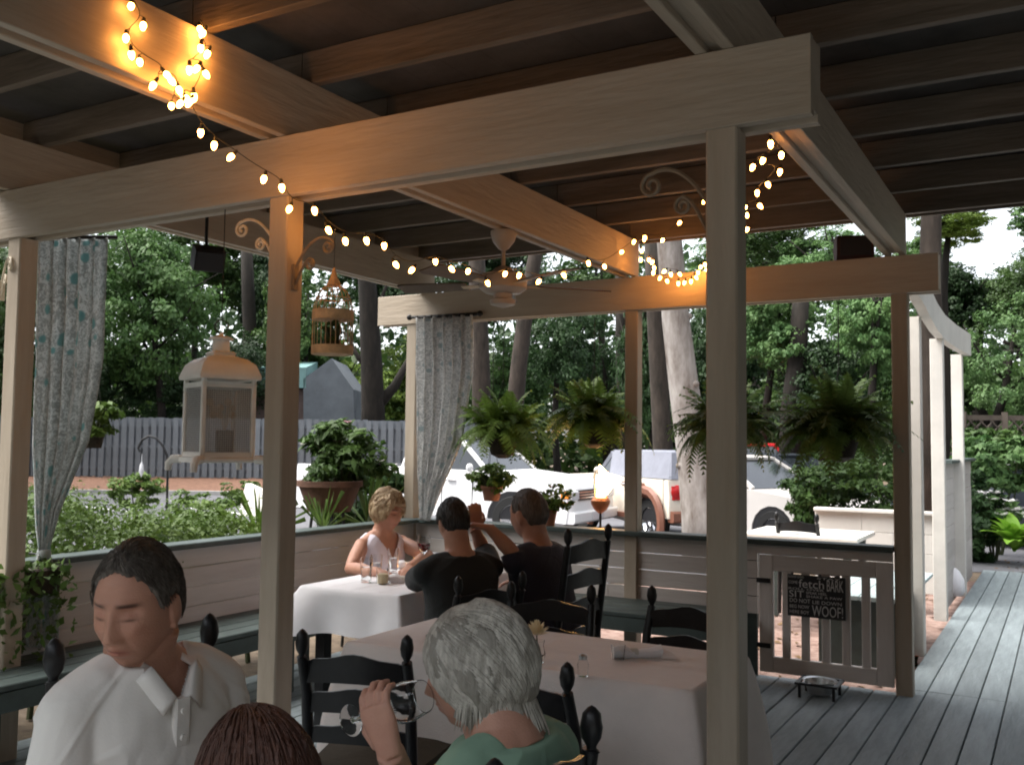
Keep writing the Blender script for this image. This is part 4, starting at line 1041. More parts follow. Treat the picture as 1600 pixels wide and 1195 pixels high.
c = at(1150, 785, 16.2); c.z = GZ
vehicle('sedan', 'pearl white sedan with an amber side light, nosing out behind the right front post', 'car', c, h, 'car_silver', 4.6, 1.8, SED, (1.42,-1.38), .33, (1.0,.25,-.95,-1.6,.96,1.40), front_z=.64)
SUV = [(2.25,.36),(2.30,.65),(2.22,.95),(1.15,1.08),(-2.2,1.10),(-2.30,.8),(-2.26,.40)]
c = at(1195, 738, 25); c.z = GZ
vehicle('car', 'red car glimpsed through the ferns right of the right front post', 'car', c, hdg(.85,-.5), 'car_red', 4.5, 1.85, SUV, (1.4,-1.4), .36, (1.05,.45,-1.7,-2.15,1.08,1.62))
c = at(1222, 735, 20.5); c.z = GZ
vehicle('car', 'dark sedan in front of the red car, behind the hedge', 'car', c, hdg(.7,-.7), 'car_dark', 4.5, 1.8, SED, (1.42,-1.38), .33, (1.0,.25,-.95,-1.6,.96,1.40), front_z=.64)
c = at(1625, 770, 17.5); c.z = GZ
vehicle('car', 'dark vehicle with a red tail light behind shrubs at the right edge', 'car', c, hdg(.75,.65), 'car_dark', 4.5, 1.85, SUV, (1.4,-1.4), .36, (1.05,.45,-1.7,-2.15,1.08,1.62))
# cream jeep with brown fenders and a grey canvas top, seen from behind
JP = [(1.80,.42),(1.84,.78),(1.76,1.04),(.62,1.10),(.35,1.12),(-.30,1.06),(-1.78,1.06),(-1.82,.8),(-1.80,.44)]
h = hdg(-math.sin(R(24)), math.cos(R(24)))
fw_ = Vector((-math.sin(h), math.cos(h), 0)); rt_ = Vector((math.cos(h), math.sin(h), 0))
p = at(1046, 800, 15.4); p.z = GZ; c = p + fw_*1.80 + rt_*.80
jp = vehicle('jeep', 'cream open jeep with brown fenders and grey canvas top, seen from behind', 'jeep', c, h, 'car_cream', 3.7, 1.6, JP, (1.15,-1.18), .36,
        (.62,.42,-1.5,-1.74,1.09,1.46), rear_z=.86, arch_mat='car_brown', zb=.44, top_mat='soft_top', tumble=0)
m = MB(); m.add([(-.76,-1.79,1.07),(.76,-1.79,1.07),(.76,.2,1.07),(-.76,.2,1.07),(-.60,-1.56,1.50),(.60,-1.56,1.50),(.60,.35,1.52),(-.60,.35,1.52)], [(4,5,6,7),(0,1,5,4),(1,2,6,5),(2,3,7,6),(3,0,4,7)]); m.build('canvas_top', M['soft_top'], jp)
for sx in (-1, 1):
    m = MB(); m.prism([(-.30,.98),(-1.05,.98),(-1.22,.74),(-.62,.74)], sx*.802, sx*.808, axis=0); m.build('side_stripe', M['car_brown'], jp)
    MB().lathe([(.001,-.03),(.11,-.03),(.12,0),(.08,.035),(.001,.045)], 18).xf(Matrix.Translation((sx*.66,-1.82,.86)) @ Matrix.Rotation(PI/2, 4, 'X')).build('taillight', M['red_lens'], jp, smooth=True)
MB().bar((-.82,.9,.42),(-.82,-.9,.42),.12,.08).build('running_board', M['car_brown'], jp)
# white folded sun shade and board by the yucca
wb = thing('folding_board', 'white folded board standing by the kerb behind the yucca', 'board', at(398,805,12.5))
b0 = wb.location.copy()
a1, a2, a3 = at(372,805,12.3)-b0, at(384,755,12.5)-b0, at(420,792,12.2)-b0; th = Vector((0.02,.05,0))
m = MB(); q = [a1, a3+Vector((0,0,-.12)), a3, at(404,764,12.4)-b0, a2]; m.add(q+[v+th for v in q], [(0,1,2,3,4),(9,8,7,6,5)]+[(i,(i+1)%5,5+(i+1)%5,5+i) for i in range(5)]); m.build('front_panel', M['white'], wb)
m = MB(); q = [v+Vector((.05,.35,0)) for v in q]; q[3] = at(404,764,12.4)-b0+th; q[4] = a2+th; m.add(q+[v+th*.4 for v in q], [(0,1,2,3,4),(9,8,7,6,5)]+[(i,(i+1)%5,5+(i+1)%5,5+i) for i in range(5)]); m.build('back_panel', M['white'], wb)

# ================================================================== garden ironwork and torch
g = at(262,800,11.5); sh = thing('shepherd_hook', 'black iron shepherd hook in the garden left of the lantern', 'garden hook', (g.x,g.y,-.11)); g0 = Vector((g.x,g.y,-.11))
top = [at(x,y,11.5)-g0 for x,y in ((262,730),(261,712),(255,697),(245,685),(233,681),(222,687),(216,700),(219,706))]
MB().tube([(0,0,0)]+top, .014, 7).build('pole', M['iron'], sh, smooth=True)
cr = thing('crystal', 'small pale ornament dangling from the shepherd hook', 'ornament', at(221,735,11.5)); MB().lathe([(.001,-.08),(.03,-.01),(.022,.06),(.004,.11),(.003,.2)], 8).build('drop', M['lens'], cr, smooth=True)
g = aty(938, 818, 6.95); b = Vector((g.x, g.y, -.11)); tt_ = g.y/ (at(938,800,1).y)
tc_ = thing('garden_torch', 'lit garden torch with copper bowl on an iron pole behind the back wall', 'torch', b)
ht = at(938,800,tt_).z+.11
MB().tube([(0,0,0),(0,0,ht)], .010, 8).build('pole', M['iron'], tc_)
MB().lathe([(.012,0),(.05,.03),(.075,.075),(.078,.10),(.06,.125),(.03,.13)], 18, (0,0,ht-.01)).build('bowl', material('copper', (.32,.13,.06), .4, metal=.8), tc_, smooth=True)
m = MB(); rings = []
for i in range(12):
    u = i/11; rr = .066*math.sin(PI*min(1,(u*.88+.12)))**.8*(1-.45*u)+.002; ox, oy = .035*math.sin(u*3.2), .02*math.sin(u*4)
    rings.append([(ox+rr*math.cos(a), oy+rr*math.sin(a), ht+.12+.25*u) for a in [j*2*PI/12 for j in range(12)]])
m.loft(rings).build('flame', M['flame'], tc_, smooth='all')
m = MB(); pts = [Vector((-.05,0,ht+.12)), Vector((-.055,0,ht+.28)), Vector((-.04,0,ht+.33)), Vector((-.012,0,ht+.34))]; m.tube(pts, .006, 6); m.build('snuffer_arm', M['steel'], tc_)
pl_ = bpy.data.lights.new('torch_light', 'POINT'); pl_.energy = 1.2; pl_.color = (1,.5,.16); pl_.shadow_soft_size = .05
o = link('torch_light', pl_, tc_); o.location = (0,0,ht+.36)
# ================================================================== lantern, birdcage, brackets, fan, speakers
YL = 2.86
lc = aty(340, 722, YL); lz = lc.z
ln = thing('lantern', 'large white metal lantern with mesh panes hanging left of the front post', 'lantern', lc, R(8)+YAW*.0)
w = .104; hb = .338
ln.rotation_euler = (0, 0, R(74.5)+YAW-R(45)+R(8))
for sx in (-1, 1):
    for sy in (-1, 1):
        MB().box((sx*w-.009,sy*w-.009,.022),(sx*w+.009,sy*w+.009,hb), bev=.003).build('corner_post', M['lantern'], ln)
        m = MB(); m.tube([(sx*(w+.01),sy*(w+.01),.012),(sx*(w+.035),sy*(w+.035),.012),(sx*(w+.047),sy*(w+.047),-.005),(sx*(w+.049),sy*(w+.049),-.035)], [.018,.018,.016,.013], 8); m.build('foot', M['lantern'], ln, smooth=True)
MB().box((-w-.022,-w-.022,0),(w+.022,w+.022,.02), bev=.005).build('base', M['lantern'], ln)
for k in range(4):
    rot = Matrix.Rotation(k*PI/2, 4, 'Z')
    for z in (.03, hb-.025): MB().box((-w+.01,-w-.007,z-.008),(w-.01,-w+.007,z+.012)).xf(rot).build('pane_frame', M['lantern'], ln)
    m = MB()
    for i in range(21): u = -w+.012+i*(2*w-.024)/20; m.box((u-.0004,-w-.0004,.04),(u+.0004,-w+.0004,hb-.03))
    for i in range(30): z = .045+i*(hb-.08)/29; m.box((-w+.01,-w-.0004,z-.0004),(w-.01,-w+.0004,z+.0004))
    m.xf(rot).build('mesh_pane', M['mesh_wire'], ln)
    MB().box((-w+.008,-w+.001,.035),(w-.008,-w+.003,hb-.03)).xf(rot).build('pane', M['pane'], ln)
prof = [(w+.022,hb),(w+.024,hb+.012),(w+.018,hb+.030),(w+.006,hb+.062),(w-.022,hb+.086),(w-.06,hb+.10),(.048,hb+.112),(.040,hb+.118)]
m = MB(); m.loft([[(r_*sx_, r_*sy_, z) for sx_, sy_ in ((-1,-1),(0,-1),(1,-1),(1,0),(1,1),(0,1),(-1,1),(-1,0))] for r_, z in prof]); m.build('roof', M['lantern'], ln, smooth=True)
MB().lathe([(.036,hb+.118),(.034,hb+.165),(.048,hb+.168),(.050,hb+.174),(.03,hb+.182),(.008,hb+.186),(.008,hb+.20)], 20).build('chimney', M['lantern'], ln, smooth=True)
m = MB(); m.tube([(.028*math.cos(a),0,hb+.222+.028*math.sin(a)) for a in [i*2*PI/16 for i in range(17)]], .003, 6); m.tube([(0,0,hb+.25),(0,0,ZB-lz)], .0022, 5); m.build('hanger', M['iron'], ln)
cdl = thing('dried_flowers', 'tan dried flower stems standing inside the white lantern', 'dried flowers', lc+Vector((0,0,.021)), ln.rotation_euler.z)
MB().box((-.02,-.07,0),(.04,-.01,.11), bev=.01).build('holder', M['dark_pot'], cdl)
m = MB()
for k in range(9):
    a = k*.7; e = (.045*math.cos(a), .045*math.sin(a)-.03, .20+.03*math.sin(k*2.1)); m.tube([(.01,-.04,.10),(.01+e[0]*.4,-.04,.16),e], .002, 4); m.ball(e, .017, 6, 4)
m.build('stems', material('dried_stem', (.42,.27,.13), .8), cdl)

bc = at(519, 554, 3.72); 
cg = thing('birdcage', 'round wooden birdcage with domed top hanging from a scroll bracket by the front post', 'birdcage', bc)
rC = .105
for z0, z1 in ((0,.045),(.175,.225)): MB().lathe([(rC-.006,z0),(rC,z0),(rC,z1),(rC-.006,z1)], 28).build('band', M['bamboo'], cg, smooth=True)
MB().lathe([(.001,.002),(rC-.004,.002),(rC-.004,.010),(.001,.010)], 28).build('floor', M['bamboo'], cg)
m = MB()
for k in range(26):
    a = k*2*PI/26; m.tube([(rC*.97*math.cos(a),rC*.97*math.sin(a),z) for z in (.03,.20)], .0022, 4)
m.build('bars', M['bamboo'], cg)
m = MB()
for k in range(20):
    a = k*2*PI/20; pts = []
    for i in range(8):
        u = i/7; rr = rC*.95*(math.cos(u*1.35)*.86+.14*(1-u)) ; pts.append((rr*math.cos(a), rr*math.sin(a), .215+.145*math.sin(u*1.45)))
    m.tube(pts, .002, 4)
for u in (.35,.7): 
    rr = rC*.95*(math.cos(u*1.35)*.86+.14*(1-u)); m.tube([(rr*math.cos(a), rr*math.sin(a), .215+.145*math.sin(u*1.45)) for a in [i*2*PI/20 for i in range(21)]], .0025, 4)
m.build('dome_bars', M['bamboo'], cg)
MB().lathe([(.036,.352),(.034,.362),(.02,.39),(.010,.425),(.006,.44),(.001,.445)], 14).build('finial', M['bamboo'], cg, smooth=True)
MB().lathe([(.05,.008),(.07,.02),(.07,.03),(.001,.03)], 12).build('plant_tray', M['dark_pot'], cg)
shrub('potted_plant', 'small green plant growing inside the hanging birdcage', 'plant', bc+Vector((0,0,.085)), (.05,.05,.05), 220, .022, 'hedge', base=bc.z+.024, clumps=14)

def scroll(name, label, c, ang, size, mat, flip=1, drop=None):
    """wrought scroll bracket: arm with two spirals and a strut, in the vertical plane through the post"""
    t = thing(name, label, 'bracket', c, ang)
    def spiral(cx, cz, r0, turns, a0, n=26):
        return [(cx+r0*(1-.78*i/n)*math.cos(a0+flip*turns*2*PI*i/n), 0, cz+r0*(1-.78*i/n)*math.sin(a0+flip*turns*2*PI*i/n)) for i in range(n+1)]
    s = size
    arm = bez((0,0,-.02*s),(.25*s,0,.45*s),(.55*s,0,.62*s),(.80*s,0,.52*s),12)
    sp = spiral(.80*s,.36*s,.16*s,-1.45,PI/2)
    MB().tube(arm+[Vector(p) for p in sp], .0075*s/.3+.001, 6).build('arm', mat, t, smooth=True)
    strut = bez((0,0,-.38*s),(.14*s,0,-.1*s),(.22*s,0,.1*s),(.36*s,0,.16*s),10); sp2 = spiral(.36*s,.04*s,.12*s,-1.4,PI/2)
    MB().tube(strut+[Vector(p) for p in sp2], .0065*s/.3+.001, 6).build('strut', mat, t, smooth=True)
    MB().box((-.004,-.016,-.44*s),(.008,.016,.06*s), bev=.003).build('back_plate', mat, t)
    if drop:
        MB().tube([(.66*s,0,.56*s),(.66*s,0,drop)], .002, 4).build('hanging_wire', M['iron'], t)
    return t
M['dim_iron'] = material('dimmed_iron', (.20,.15,.10), .6, var=.2, vscale=20)  # dimness of the shaded brackets is put into this colour
pL = Vector((-2.69, 2.86, 0))
scroll('scroll_bracket', 'ivory scroll bracket on the left side of the front post', (-2.742, 2.86, 2.30), PI+R(8), .21, M['ivory_metal'])
scroll('scroll_bracket', 'dim scroll bracket holding the birdcage on the front post', (-2.638, 2.86, 2.20), math.atan2(bc.y-2.86, bc.x+2.636), .20, M['dim_iron'], drop=None)
MB().tube([(0,0,.445),(0,0,(2.34-bc.z)/.76)], .002, 4).build('hanging_wire', M['iron'], cg); cg.scale = (.76,.76,.76)
scroll('scroll_bracket', 'white scroll bracket on the left face of the right front post', (-.942, 2.86, 2.26), PI-R(6), .25, M['dim_iron'])
scroll('scroll_bracket', 'ivory scroll bracket in front of the left curtain', (-4.568, 2.86, 2.28), -R(20), .20, M['ivory_metal'])

M['fan_blade'] = material('fan_blade_wood', (.10,.075,.055), .5, var=.2, vscale=9)
fc = at(786, 446, 5.5); fz = 2.722
fan = thing('ceiling_fan', 'ivory ceiling fan hanging from the rafters in front of the back header', 'ceiling fan', (fc.x, fc.y, fz))
MB().lathe([(.075,0),(.075,-.02),(.062,-.06),(.03,-.10),(.014,-.11)], 20).build('canopy', M['fan'], fan, smooth=True)
dz = fc.z-fz
MB().tube([(0,0,-.10),(0,0,dz+.10)], .012, 8).build('downrod', M['fan'], fan)
MB().lathe([(.02,.11),(.045,.10),(.07,.075),(.125,.06),(.14,.03),(.135,-.02),(.10,-.045),(.055,-.05),(.05,-.075),(.075,-.085),(.07,-.11),(.001,-.13)], 24, (0,0,dz)).build('motor', M['fan'], fan, smooth=True)
for k in range(5):
    a = k*2*PI/5+.5; rot = Matrix.Translation((0,0,dz+.0)) @ Matrix.Rotation(a, 4, 'Z') @ Matrix.Rotation(R(11), 4, 'Y')
    o = MB().add([(-.055,.22,0),(.055,.22,0),(.075,.60,0),(.06,.64,0),(-.06,.64,0),(-.075,.60,0)]+[(-.055,.22,.008),(.055,.22,.008),(.075,.60,.008),(.06,.64,.008),(-.06,.64,.008),(-.075,.60,.008)],
        [(0,1,2,3,4,5),(11,10,9,8,7,6)]+[(i,(i+1)%6,6+(i+1)%6,6+i) for i in range(6)]).xf(rot).build('blade', M['fan_blade'], fan)
    MB().box((-.02,.11,-.004),(.02,.25,.0)).xf(rot).build('blade_arm', M['ivory_metal'], fan)
s0 = at(325, 404, 5.6)
sp = thing('speaker', 'small black speaker tilted under the left eave', 'speaker', s0, R(60))
MB().box((-.085,-.06,-.065),(.085,.06,.065), bev=.012).xf(Matrix.Rotation(R(28), 4, 'X')).build('cabinet', M['speaker'], sp)
MB().box((-.075,-.068,-.055),(.075,-.061,.055)).xf(Matrix.Rotation(R(28), 4, 'X')).build('grille', M['plastic'], sp)
MB().tube([(0,.03,.05),(0,.06,.12),(0.0,.06,2.97-s0.z)], .010, 6).build('mount', M['iron'], sp)
b0 = aty(1334, 398, 6.475); b0.z = 2.722
rb = thing('speaker', 'dark reddish box speaker resting on top of the back header', 'speaker', b0, R(20))
MB().box((-.115,-.07,0),(.115,.07,.155), bev=.025).build('cabinet', M['redbox'], rb); MB().box((-.095,-.075,.02),(.095,-.069,.135), bev=.002).build('grille', M['speaker'], rb)

# ================================================================== string lights: sockets and bulbs hang off one wire
BULBS = [ # photograph bearing and distance
 [(205,8,3.04),(224,38,3.11),(197,57,3.16),(205,82,3.21),(218,95,3.25),(259,115,3.29),(241,131,3.33),(266,124,3.31),(279,138,3.35),(268,164,3.4),(283,160,3.4),(290,152,3.38),(297,158,3.4),(303,148,3.37),(301,154,3.39),(320,113,3.29),(309,105,3.27),(296,106,3.27),(325,82,3.21),(314,72,3.19),(318,50,3.14),(312,44,3.12)],
 [(286,150,3.4),(314,204,3.44),(335,224,3.49),(363,243,3.53),(413,277,3.57),(440,290,3.62),(453,324,3.66),(491,326,3.72),(512,357,3.79),(539,374,3.85),(572,373,3.94),(600,381,4.04),(617,411,4.13),(645,420,4.22),(680,406,4.31),(704,418,4.41),(732,422,4.5),(761,440,4.64),(790,426,4.78),(812,428,4.91),(843,438,5.05),(880,428,5.19),(919,409,5.32),(944,415,5.46),(972,393,5.6),(991,376,6.11),(1007,369,6.62),(1036,374,6.38),(1063,347,6.14),(1101,313,5.9),(1128,300,5.62),(1168,357,5.35),(1166,334,5.18),(1165,322,5.01),(1186,320,4.84),(1183,299,4.67),(1199,286,4.5),(1219,266,4.34),(1177,259,4.17),(1193,248,4.0),(1221,240,3.83),(1204,222,3.66)],
 [(1007,372,6.62),(1002,390,6.62),(1001,404,6.62),(1014,404,6.62),(1020,408,6.62),(1022,417,6.62),(1021,425,6.62),(1032,433,6.62),(1042,438,6.62),(1039,423,6.62),(1048,427,6.62),(1061,427,6.62),(1060,441,6.62),(1070,440,6.62),(1080,438,6.62),(1087,432,6.62),(1091,424,6.62),(1096,416,6.62),(1104,420,6.62),(1101,412,6.62)]]
bulb_me = MB().lathe([(.001,-.026),(.007,-.021),(.0107,-.009),(.0097,0),(.0055,.006)], 8).mesh('bulb', M['bulb'], smooth=True)
sock_me = MB().lathe([(.0065,.005),(.0072,.007),(.006,.022),(.0025,.026)], 8).mesh('socket', M['wire'])
LAB = ['looped string of warm bulbs nailed to the beam at upper left', 'long sagging string of warm bulbs from the left beam to the right beam', 'bunched loop of warm bulbs in front of the back header']
for li, B in enumerate(BULBS):
    if li == 0:  # these rest against the side of the beam
        B = [(x, y, 2.625/abs((RT*((x-800)/FOC)-UP*((y-597.5)/FOC)+FW).x)) for x, y, _ in B]
    pts = [at(*b) for b in B]
    t = thing('string_lights', LAB[li], 'string lights', pts[0], 0, 'strings of warm lights under the porch roof'); o0 = pts[0].copy()
    wire = [p+Vector((0,0,.03)) for p in pts]
    sm = []
    for i in range(len(wire)-1):
        # a gently uneven lead between bulbs
        a, b = wire[i], wire[i+1]; k = 4; sag = min(.03, (b-a).length*.07)
        for j in range(k): u = j/k; sm.append(a.lerp(b, u)-Vector((0,0,sag*4*u*(1-u)))-o0)
    sm.append(wire[-1]-o0)
    # relax so that the wire runs between the alternating bulbs
    for _ in range(4): sm = [sm[0]]+[(sm[i-1]+sm[i]*2+sm[i+1])/4 for i in range(1, len(sm)-1)]+[sm[-1]]
    MB().tube(sm, .0017, 5).build('wire', M['wire'], t)
    for i, p in enumerate(pts):
        q = sm[min(len(sm)-1, i*4)]+o0
        tilt = (p-q); ax = tilt.normalized() if tilt.length > 1e-4 else Vector((0,0,-1))
        rq = Vector((0,0,-1)).rotation_difference((ax*.4+Vector((random.uniform(-.6,.6), random.uniform(-.6,.6), -.5))).normalized())
        for nm, me in (('bulb', bulb_me), ('socket', sock_me)):
            o = link(nm, me, t); o.location = p-o0; o.rotation_mode = 'QUATERNION'; o.rotation_quaternion = rq
        m = MB().tube([p-o0+rq @ Vector((0,0,.026)), sm[min(len(sm)-1, i*4)]], .0013, 4); m.build('lead', M['wire'], t)

# ================================================================== ladderback chairs (seat front towards +Y)
def make_chair(name, label, H_, wtop, group=None):
    t = thing(name, label, 'chair', (0,0,0), 0, group)
    hw, fwid, dp, zs = wtop/2, wtop/2+.035, .40, .44
    for sx in (-1, 1):
        m = MB(); pts = [(sx*hw,-.02,0),(sx*hw,0,zs),(sx*hw,-.03,zs+.25),(sx*hw,-.075,H_-.085)]
        m.tube(pts, [.017,.0195,.019,.017], 10)
        m.lathe([(.017,-.09),(.010,-.083),(.010,-.078),(.019,-.062),(.0225,-.04),(.018,-.012),(.008,0),(.001,.004)], 12, (sx*hw,-.077,H_)); m.build('back_post', M['black'], t, smooth=True)
        m = MB(); m.tube([(sx*fwid,dp,0),(sx*fwid,dp,zs-.01),(sx*fwid,dp,zs+.012)], [.014,.020,.017], 10); m.build('leg', M['black'], t, smooth=True)
        for z in (.16,.30): MB().tube([(sx*hw,-.01,z),(sx*fwid,dp,z+.01)], .0105, 8).build('stretcher', M['black'], t, smooth=True)
    for z in (.20,.32): MB().tube([(-fwid,dp,z),(fwid,dp,z)], .0105, 8).build('stretcher', M['black'], t, smooth=True)
    MB().tube([(-hw,-.01,.22),(hw,-.01,.22)], .0105, 8).build('stretcher', M['black'], t, smooth=True)
    nsl = 4 if H_ > 1 else 3
    z0, z1 = zs+.10, H_-.15
    for i in range(nsl):
        z = z0+(z1-z0)*i/(nsl-1); y = -.03-.045*max(0,(z-zs-.25))/(H_-.085-zs-.25) if z > zs+.25 else -.03*(z-zs)/.25
        hgt = .062+.012*i; k = 12; front, back = [], []
        m = MB(); rings = []
        for j in range(k+1):
            u = -1+2*j/k; x = u*(hw-.006); bow = -.028*(1-u*u); top = hgt*(.46+.42*(1-u*u)**.8 + .06*math.cos(u*PI*2)); bot = -hgt*.28+ .012*(1-u*u)
            rings.append([(x,y+bow-.005,z+bot),(x,y+bow+.005,z+bot),(x,y+bow+.005,z+top),(x,y+bow-.005,z+top)])
        m.loft(rings); m.build('slat', M['black'], t, smooth=True)
    m = MB(); k = 6
    m.loft([[(-hw-.005,0,z_) , (hw+.005,0,z_), (fwid+.01,dp+.012,z_), (-fwid-.01,dp+.012,z_)] for z_ in (zs-.03, zs+.004)]); 
    m.loft([[(-hw+.01,.02,zs+.004) , (hw-.01,.02,zs+.004), (fwid-.02,dp-.01,zs+.004), (-fwid+.02,dp-.01,zs+.004)],[(-.03,.17,zs+.016),(.03,.17,zs+.016),(.03,.23,zs+.016),(-.03,.23,zs+.016)]]); m.build('seat', M['rush'], t)
    return t
def facing(dx, dy): return math.atan2(dy, dx)-PI/2
low = make_chair('ladderback_chair', 'black ladderback chair with its whole back in view, left side of the near empty table', .90, .36, 'black ladderback chairs')
tall = make_chair('ladderback_chair', 'tall black ladderback chair behind the man in the white polo shirt', 1.10, .38, 'black ladderback chairs')
def put(src, p, face, label, first=False):
    """p: middle of the back at floor level"""
    a = facing(*face); off = Matrix.Rotation(a, 4, 'Z') @ Vector((0,.07,0))
    loc = Vector((p[0], p[1], 0))+off
    if first: src.location = loc; src.rotation_euler = (0,0,a); src['label'] = label; return src
    return dup(src, loc, a, label, 'black ladderback chairs')
def mid(a, b, z): 
    A, B = atz(*a, z), atz(*b, z); return ((A.x+B.x)/2, (A.y+B.y)/2)
p = mid((478,985),(632,990), .90); put(low, p, (-.30,.95), 'black ladderback chair with its whole back in view, near side of the bare table', True)
q = atz(893,1030,.90); put(low, (q.x-.17, q.y-.03), (.05,1), 'black ladderback chair partly hidden by the grey haired person')
p = mid((925,915),(798,908), .90); put(low, p, (.30,-.95), 'black ladderback chair on the far side of the bare table, back to the seated men')
q = atz(1008,920,.90); put(low, (q.x+.17, q.y+.07), (-.12,-1), 'black ladderback chair on the far side of the bare table beside the right front post')
# ================================================================== tables under white cloths
def cloth_table(tname, tlabel, clabel, x0, x1, y0, y1, z, drop, seed=0, mat='cloth'):
    cx, cy = (x0+x1)/2, (y0+y1)/2
    t = thing(tname, tlabel, 'table', (cx, cy, 0))
    a, b = (x1-x0)/2, (y1-y0)/2
    MB().box((-a+.012,-b+.012,z-.035),(a-.012,b-.012,z-.006)).build('tabletop', M['green_paint'], t)
    for sx in (-1,1):
        for sy in (-1,1): MB().box((sx*(a-.10)-.03,sy*(b-.08)-.03,0),(sx*(a-.10)+.03,sy*(b-.08)+.03,z-.036)).build('leg', M['black'], t)
    c = thing('tablecloth', clabel, 'tablecloth', (cx, cy, z-drop))
    r = random.Random(seed); n = 208; per = []
    tot = 4*(a+b)
    for i in range(n):
        s = tot*i/n
        if s < 2*a: p, nn = (-a+s,-b), (0,-1)
        elif s < 2*a+2*b: p, nn = (a,-b+s-2*a), (1,0)
        elif s < 4*a+2*b: p, nn = (a-(s-2*a-2*b),b), (0,1)
        else: p, nn = (-a,b-(s-4*a-2*b)), (-1,0)
        cd_ = min(abs(abs(p[0])-a)+0, 9); ce = math.hypot(a-abs(p[0]), b-abs(p[1])); k = math.exp(-(ce/.10)**2)
        dg = Vector((math.copysign(1,p[0]), math.copysign(1,p[1]), 0)).normalized(); nv = Vector((nn[0],nn[1],0)); nv = (nv*(1-k)+dg*k).normalized()
        per.append((p, nv, k, s))
    rings = []
    ins = [(.985,0,.000),(1,0.0,-.004),(1,.008,-.014)]
    for f, o, dz_ in ins: rings.append([(p[0]*f+nv.x*o, p[1]*f+nv.y*o, drop+dz_) for p, nv, k, s in per])
    m_ = 9
    for j in range(1, m_+1):
        u = j/m_; ring = []
        for p, nv, k, s in per:
            fold = math.sin(s*15+seed+1.1*math.sin(s*4.3))*.5+math.sin(s*7.1+seed*2)*.5
            o = .010+u*(.012+.085*k) + u*.028*fold*(1-.5*k) + .05*k*math.sin(u*3)*.5
            ring.append((p[0]+nv.x*o, p[1]+nv.y*o, drop-.014-(drop-.014)*u*(1+.16*k+.012*fold)))
        rings.append(ring)
    m = MB(); m.loft(rings[::-1], cap=False); o_ = len(m.v); n0 = n
    # top grid with the fold lines left from ironing
    gx, gy = 40, 24
    for i in range(gx+1):
        for j in range(gy+1):
            x, y = -a+2*a*i/gx, -b+2*b*j/gy
            e = min(a-abs(x), b-abs(y)); cr = .007*math.exp(-(x/.012)**2)+.006*math.exp(-((y-.0)/.012)**2)+.0055*math.exp(-((abs(x)-a*.5)/.012)**2)
            m.v.append((x*.985, y*.985, drop+(cr+.0016*noise.noise(Vector((x*5,y*5,seed))) if e > .02 else 0)))
    for i in range(gx):
        for j in range(gy): q = o_+i*(gy+1)+j; m.f.append((q,q+gy+1,q+gy+2,q+1)); m.m.append(0)
    m.build('cloth', M[mat], c, smooth='all')
    return t, c
cloth_table('dining_table', 'table of the three diners, by the left bench', 'white cloth on the table where the three diners sit', -3.55, -2.90, 3.95, 5.02, .75, .23, 1)
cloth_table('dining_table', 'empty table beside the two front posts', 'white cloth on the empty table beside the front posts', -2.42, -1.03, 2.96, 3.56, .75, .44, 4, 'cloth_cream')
cloth_table('dining_table', 'table in front of the man in the white polo shirt', 'white cloth on the table in front of the man in the white polo shirt', -1.45, -1.02, .55, 1.25, .74, .25, 7)
def tumbler(label, c, h=.135, r=.034, fill=.6):
    t = thing('water_glass', label, 'glass', c)
    MB().lathe([(r*.82,0),(r,h),(r-.0025,h),(r*.82-.0025,.008),(.001,.008)], 20).build('glass', M['glass'], t, smooth=True)
    MB().lathe([(.001,.0085),(r*.82-.004,.0085),(r*.82-.004+(r*.18)*fill,h*fill),(.001,h*fill)], 18, cap=False).build('water', M['water'], t, smooth=True)
tumbler('water glass at the near left of the diners table', atz(572,909,.7515)); tumbler('water glass nearest the blonde woman on the diners table', atz(614,894,.7515), .14); tumbler('middle water glass on the diners table', atz(588,899,.7515), .12)
cv = thing('candle_glass', 'short cream candle in a glass on the diners table', 'candle', atz(598,912,.7515))
MB().lathe([(.034,0),(.036,.085),(.034,.085),(.032,.004),(.001,.004)], 18).build('glass', M['glass'], cv, smooth=True); MB().lathe([(.001,.005),(.029,.005),(.029,.055),(.001,.055)], 16).build('candle', M['cream_petal'], cv)
vt = thing('votive', 'glowing amber votive candle beside the elbow of the man in black', 'candle', atz(655,887,.7515))
MB().lathe([(.028,0),(.034,.06),(.031,.06),(.026,.004),(.001,.004)], 16).build('glass', M['candle_glow'], vt, smooth=True); MB().lathe([(.001,.005),(.020,.005),(.020,.03),(.001,.03)], 12).build('candle', M['cream_petal'], vt)
def wine_glass(label, c, fill, rot=None, s=1.0, name='wine_glass'):
    t = thing(name, label, 'wine glass', c)
    if rot: t.rotation_mode = 'QUATERNION'; t.rotation_quaternion = rot
    P = [(.034,0),(.034,.002),(.008,.006),(.0042,.02),(.004,.085),(.010,.095),(.030,.112),(.041,.140),(.042,.165),(.034,.205),(.0325,.205),(.0405,.165),(.0395,.140),(.028,.114),(.001,.100)]
    MB().lathe([(r*s, z*s) for r, z in P], 26).build('glass', M['glass'], t, smooth=True)
    if fill: MB().lathe([(.001,.1015*s),(.027*s,.115*s),(.0385*s,.140*s),(.0398*s,.152*s),(.001,.152*s)], 22, cap=False).build('wine', M['wine'], t, smooth=True)
    return t
wine_glass('tall glass of red wine between the blonde woman and the man in black', atz(662,888,.7515), True)
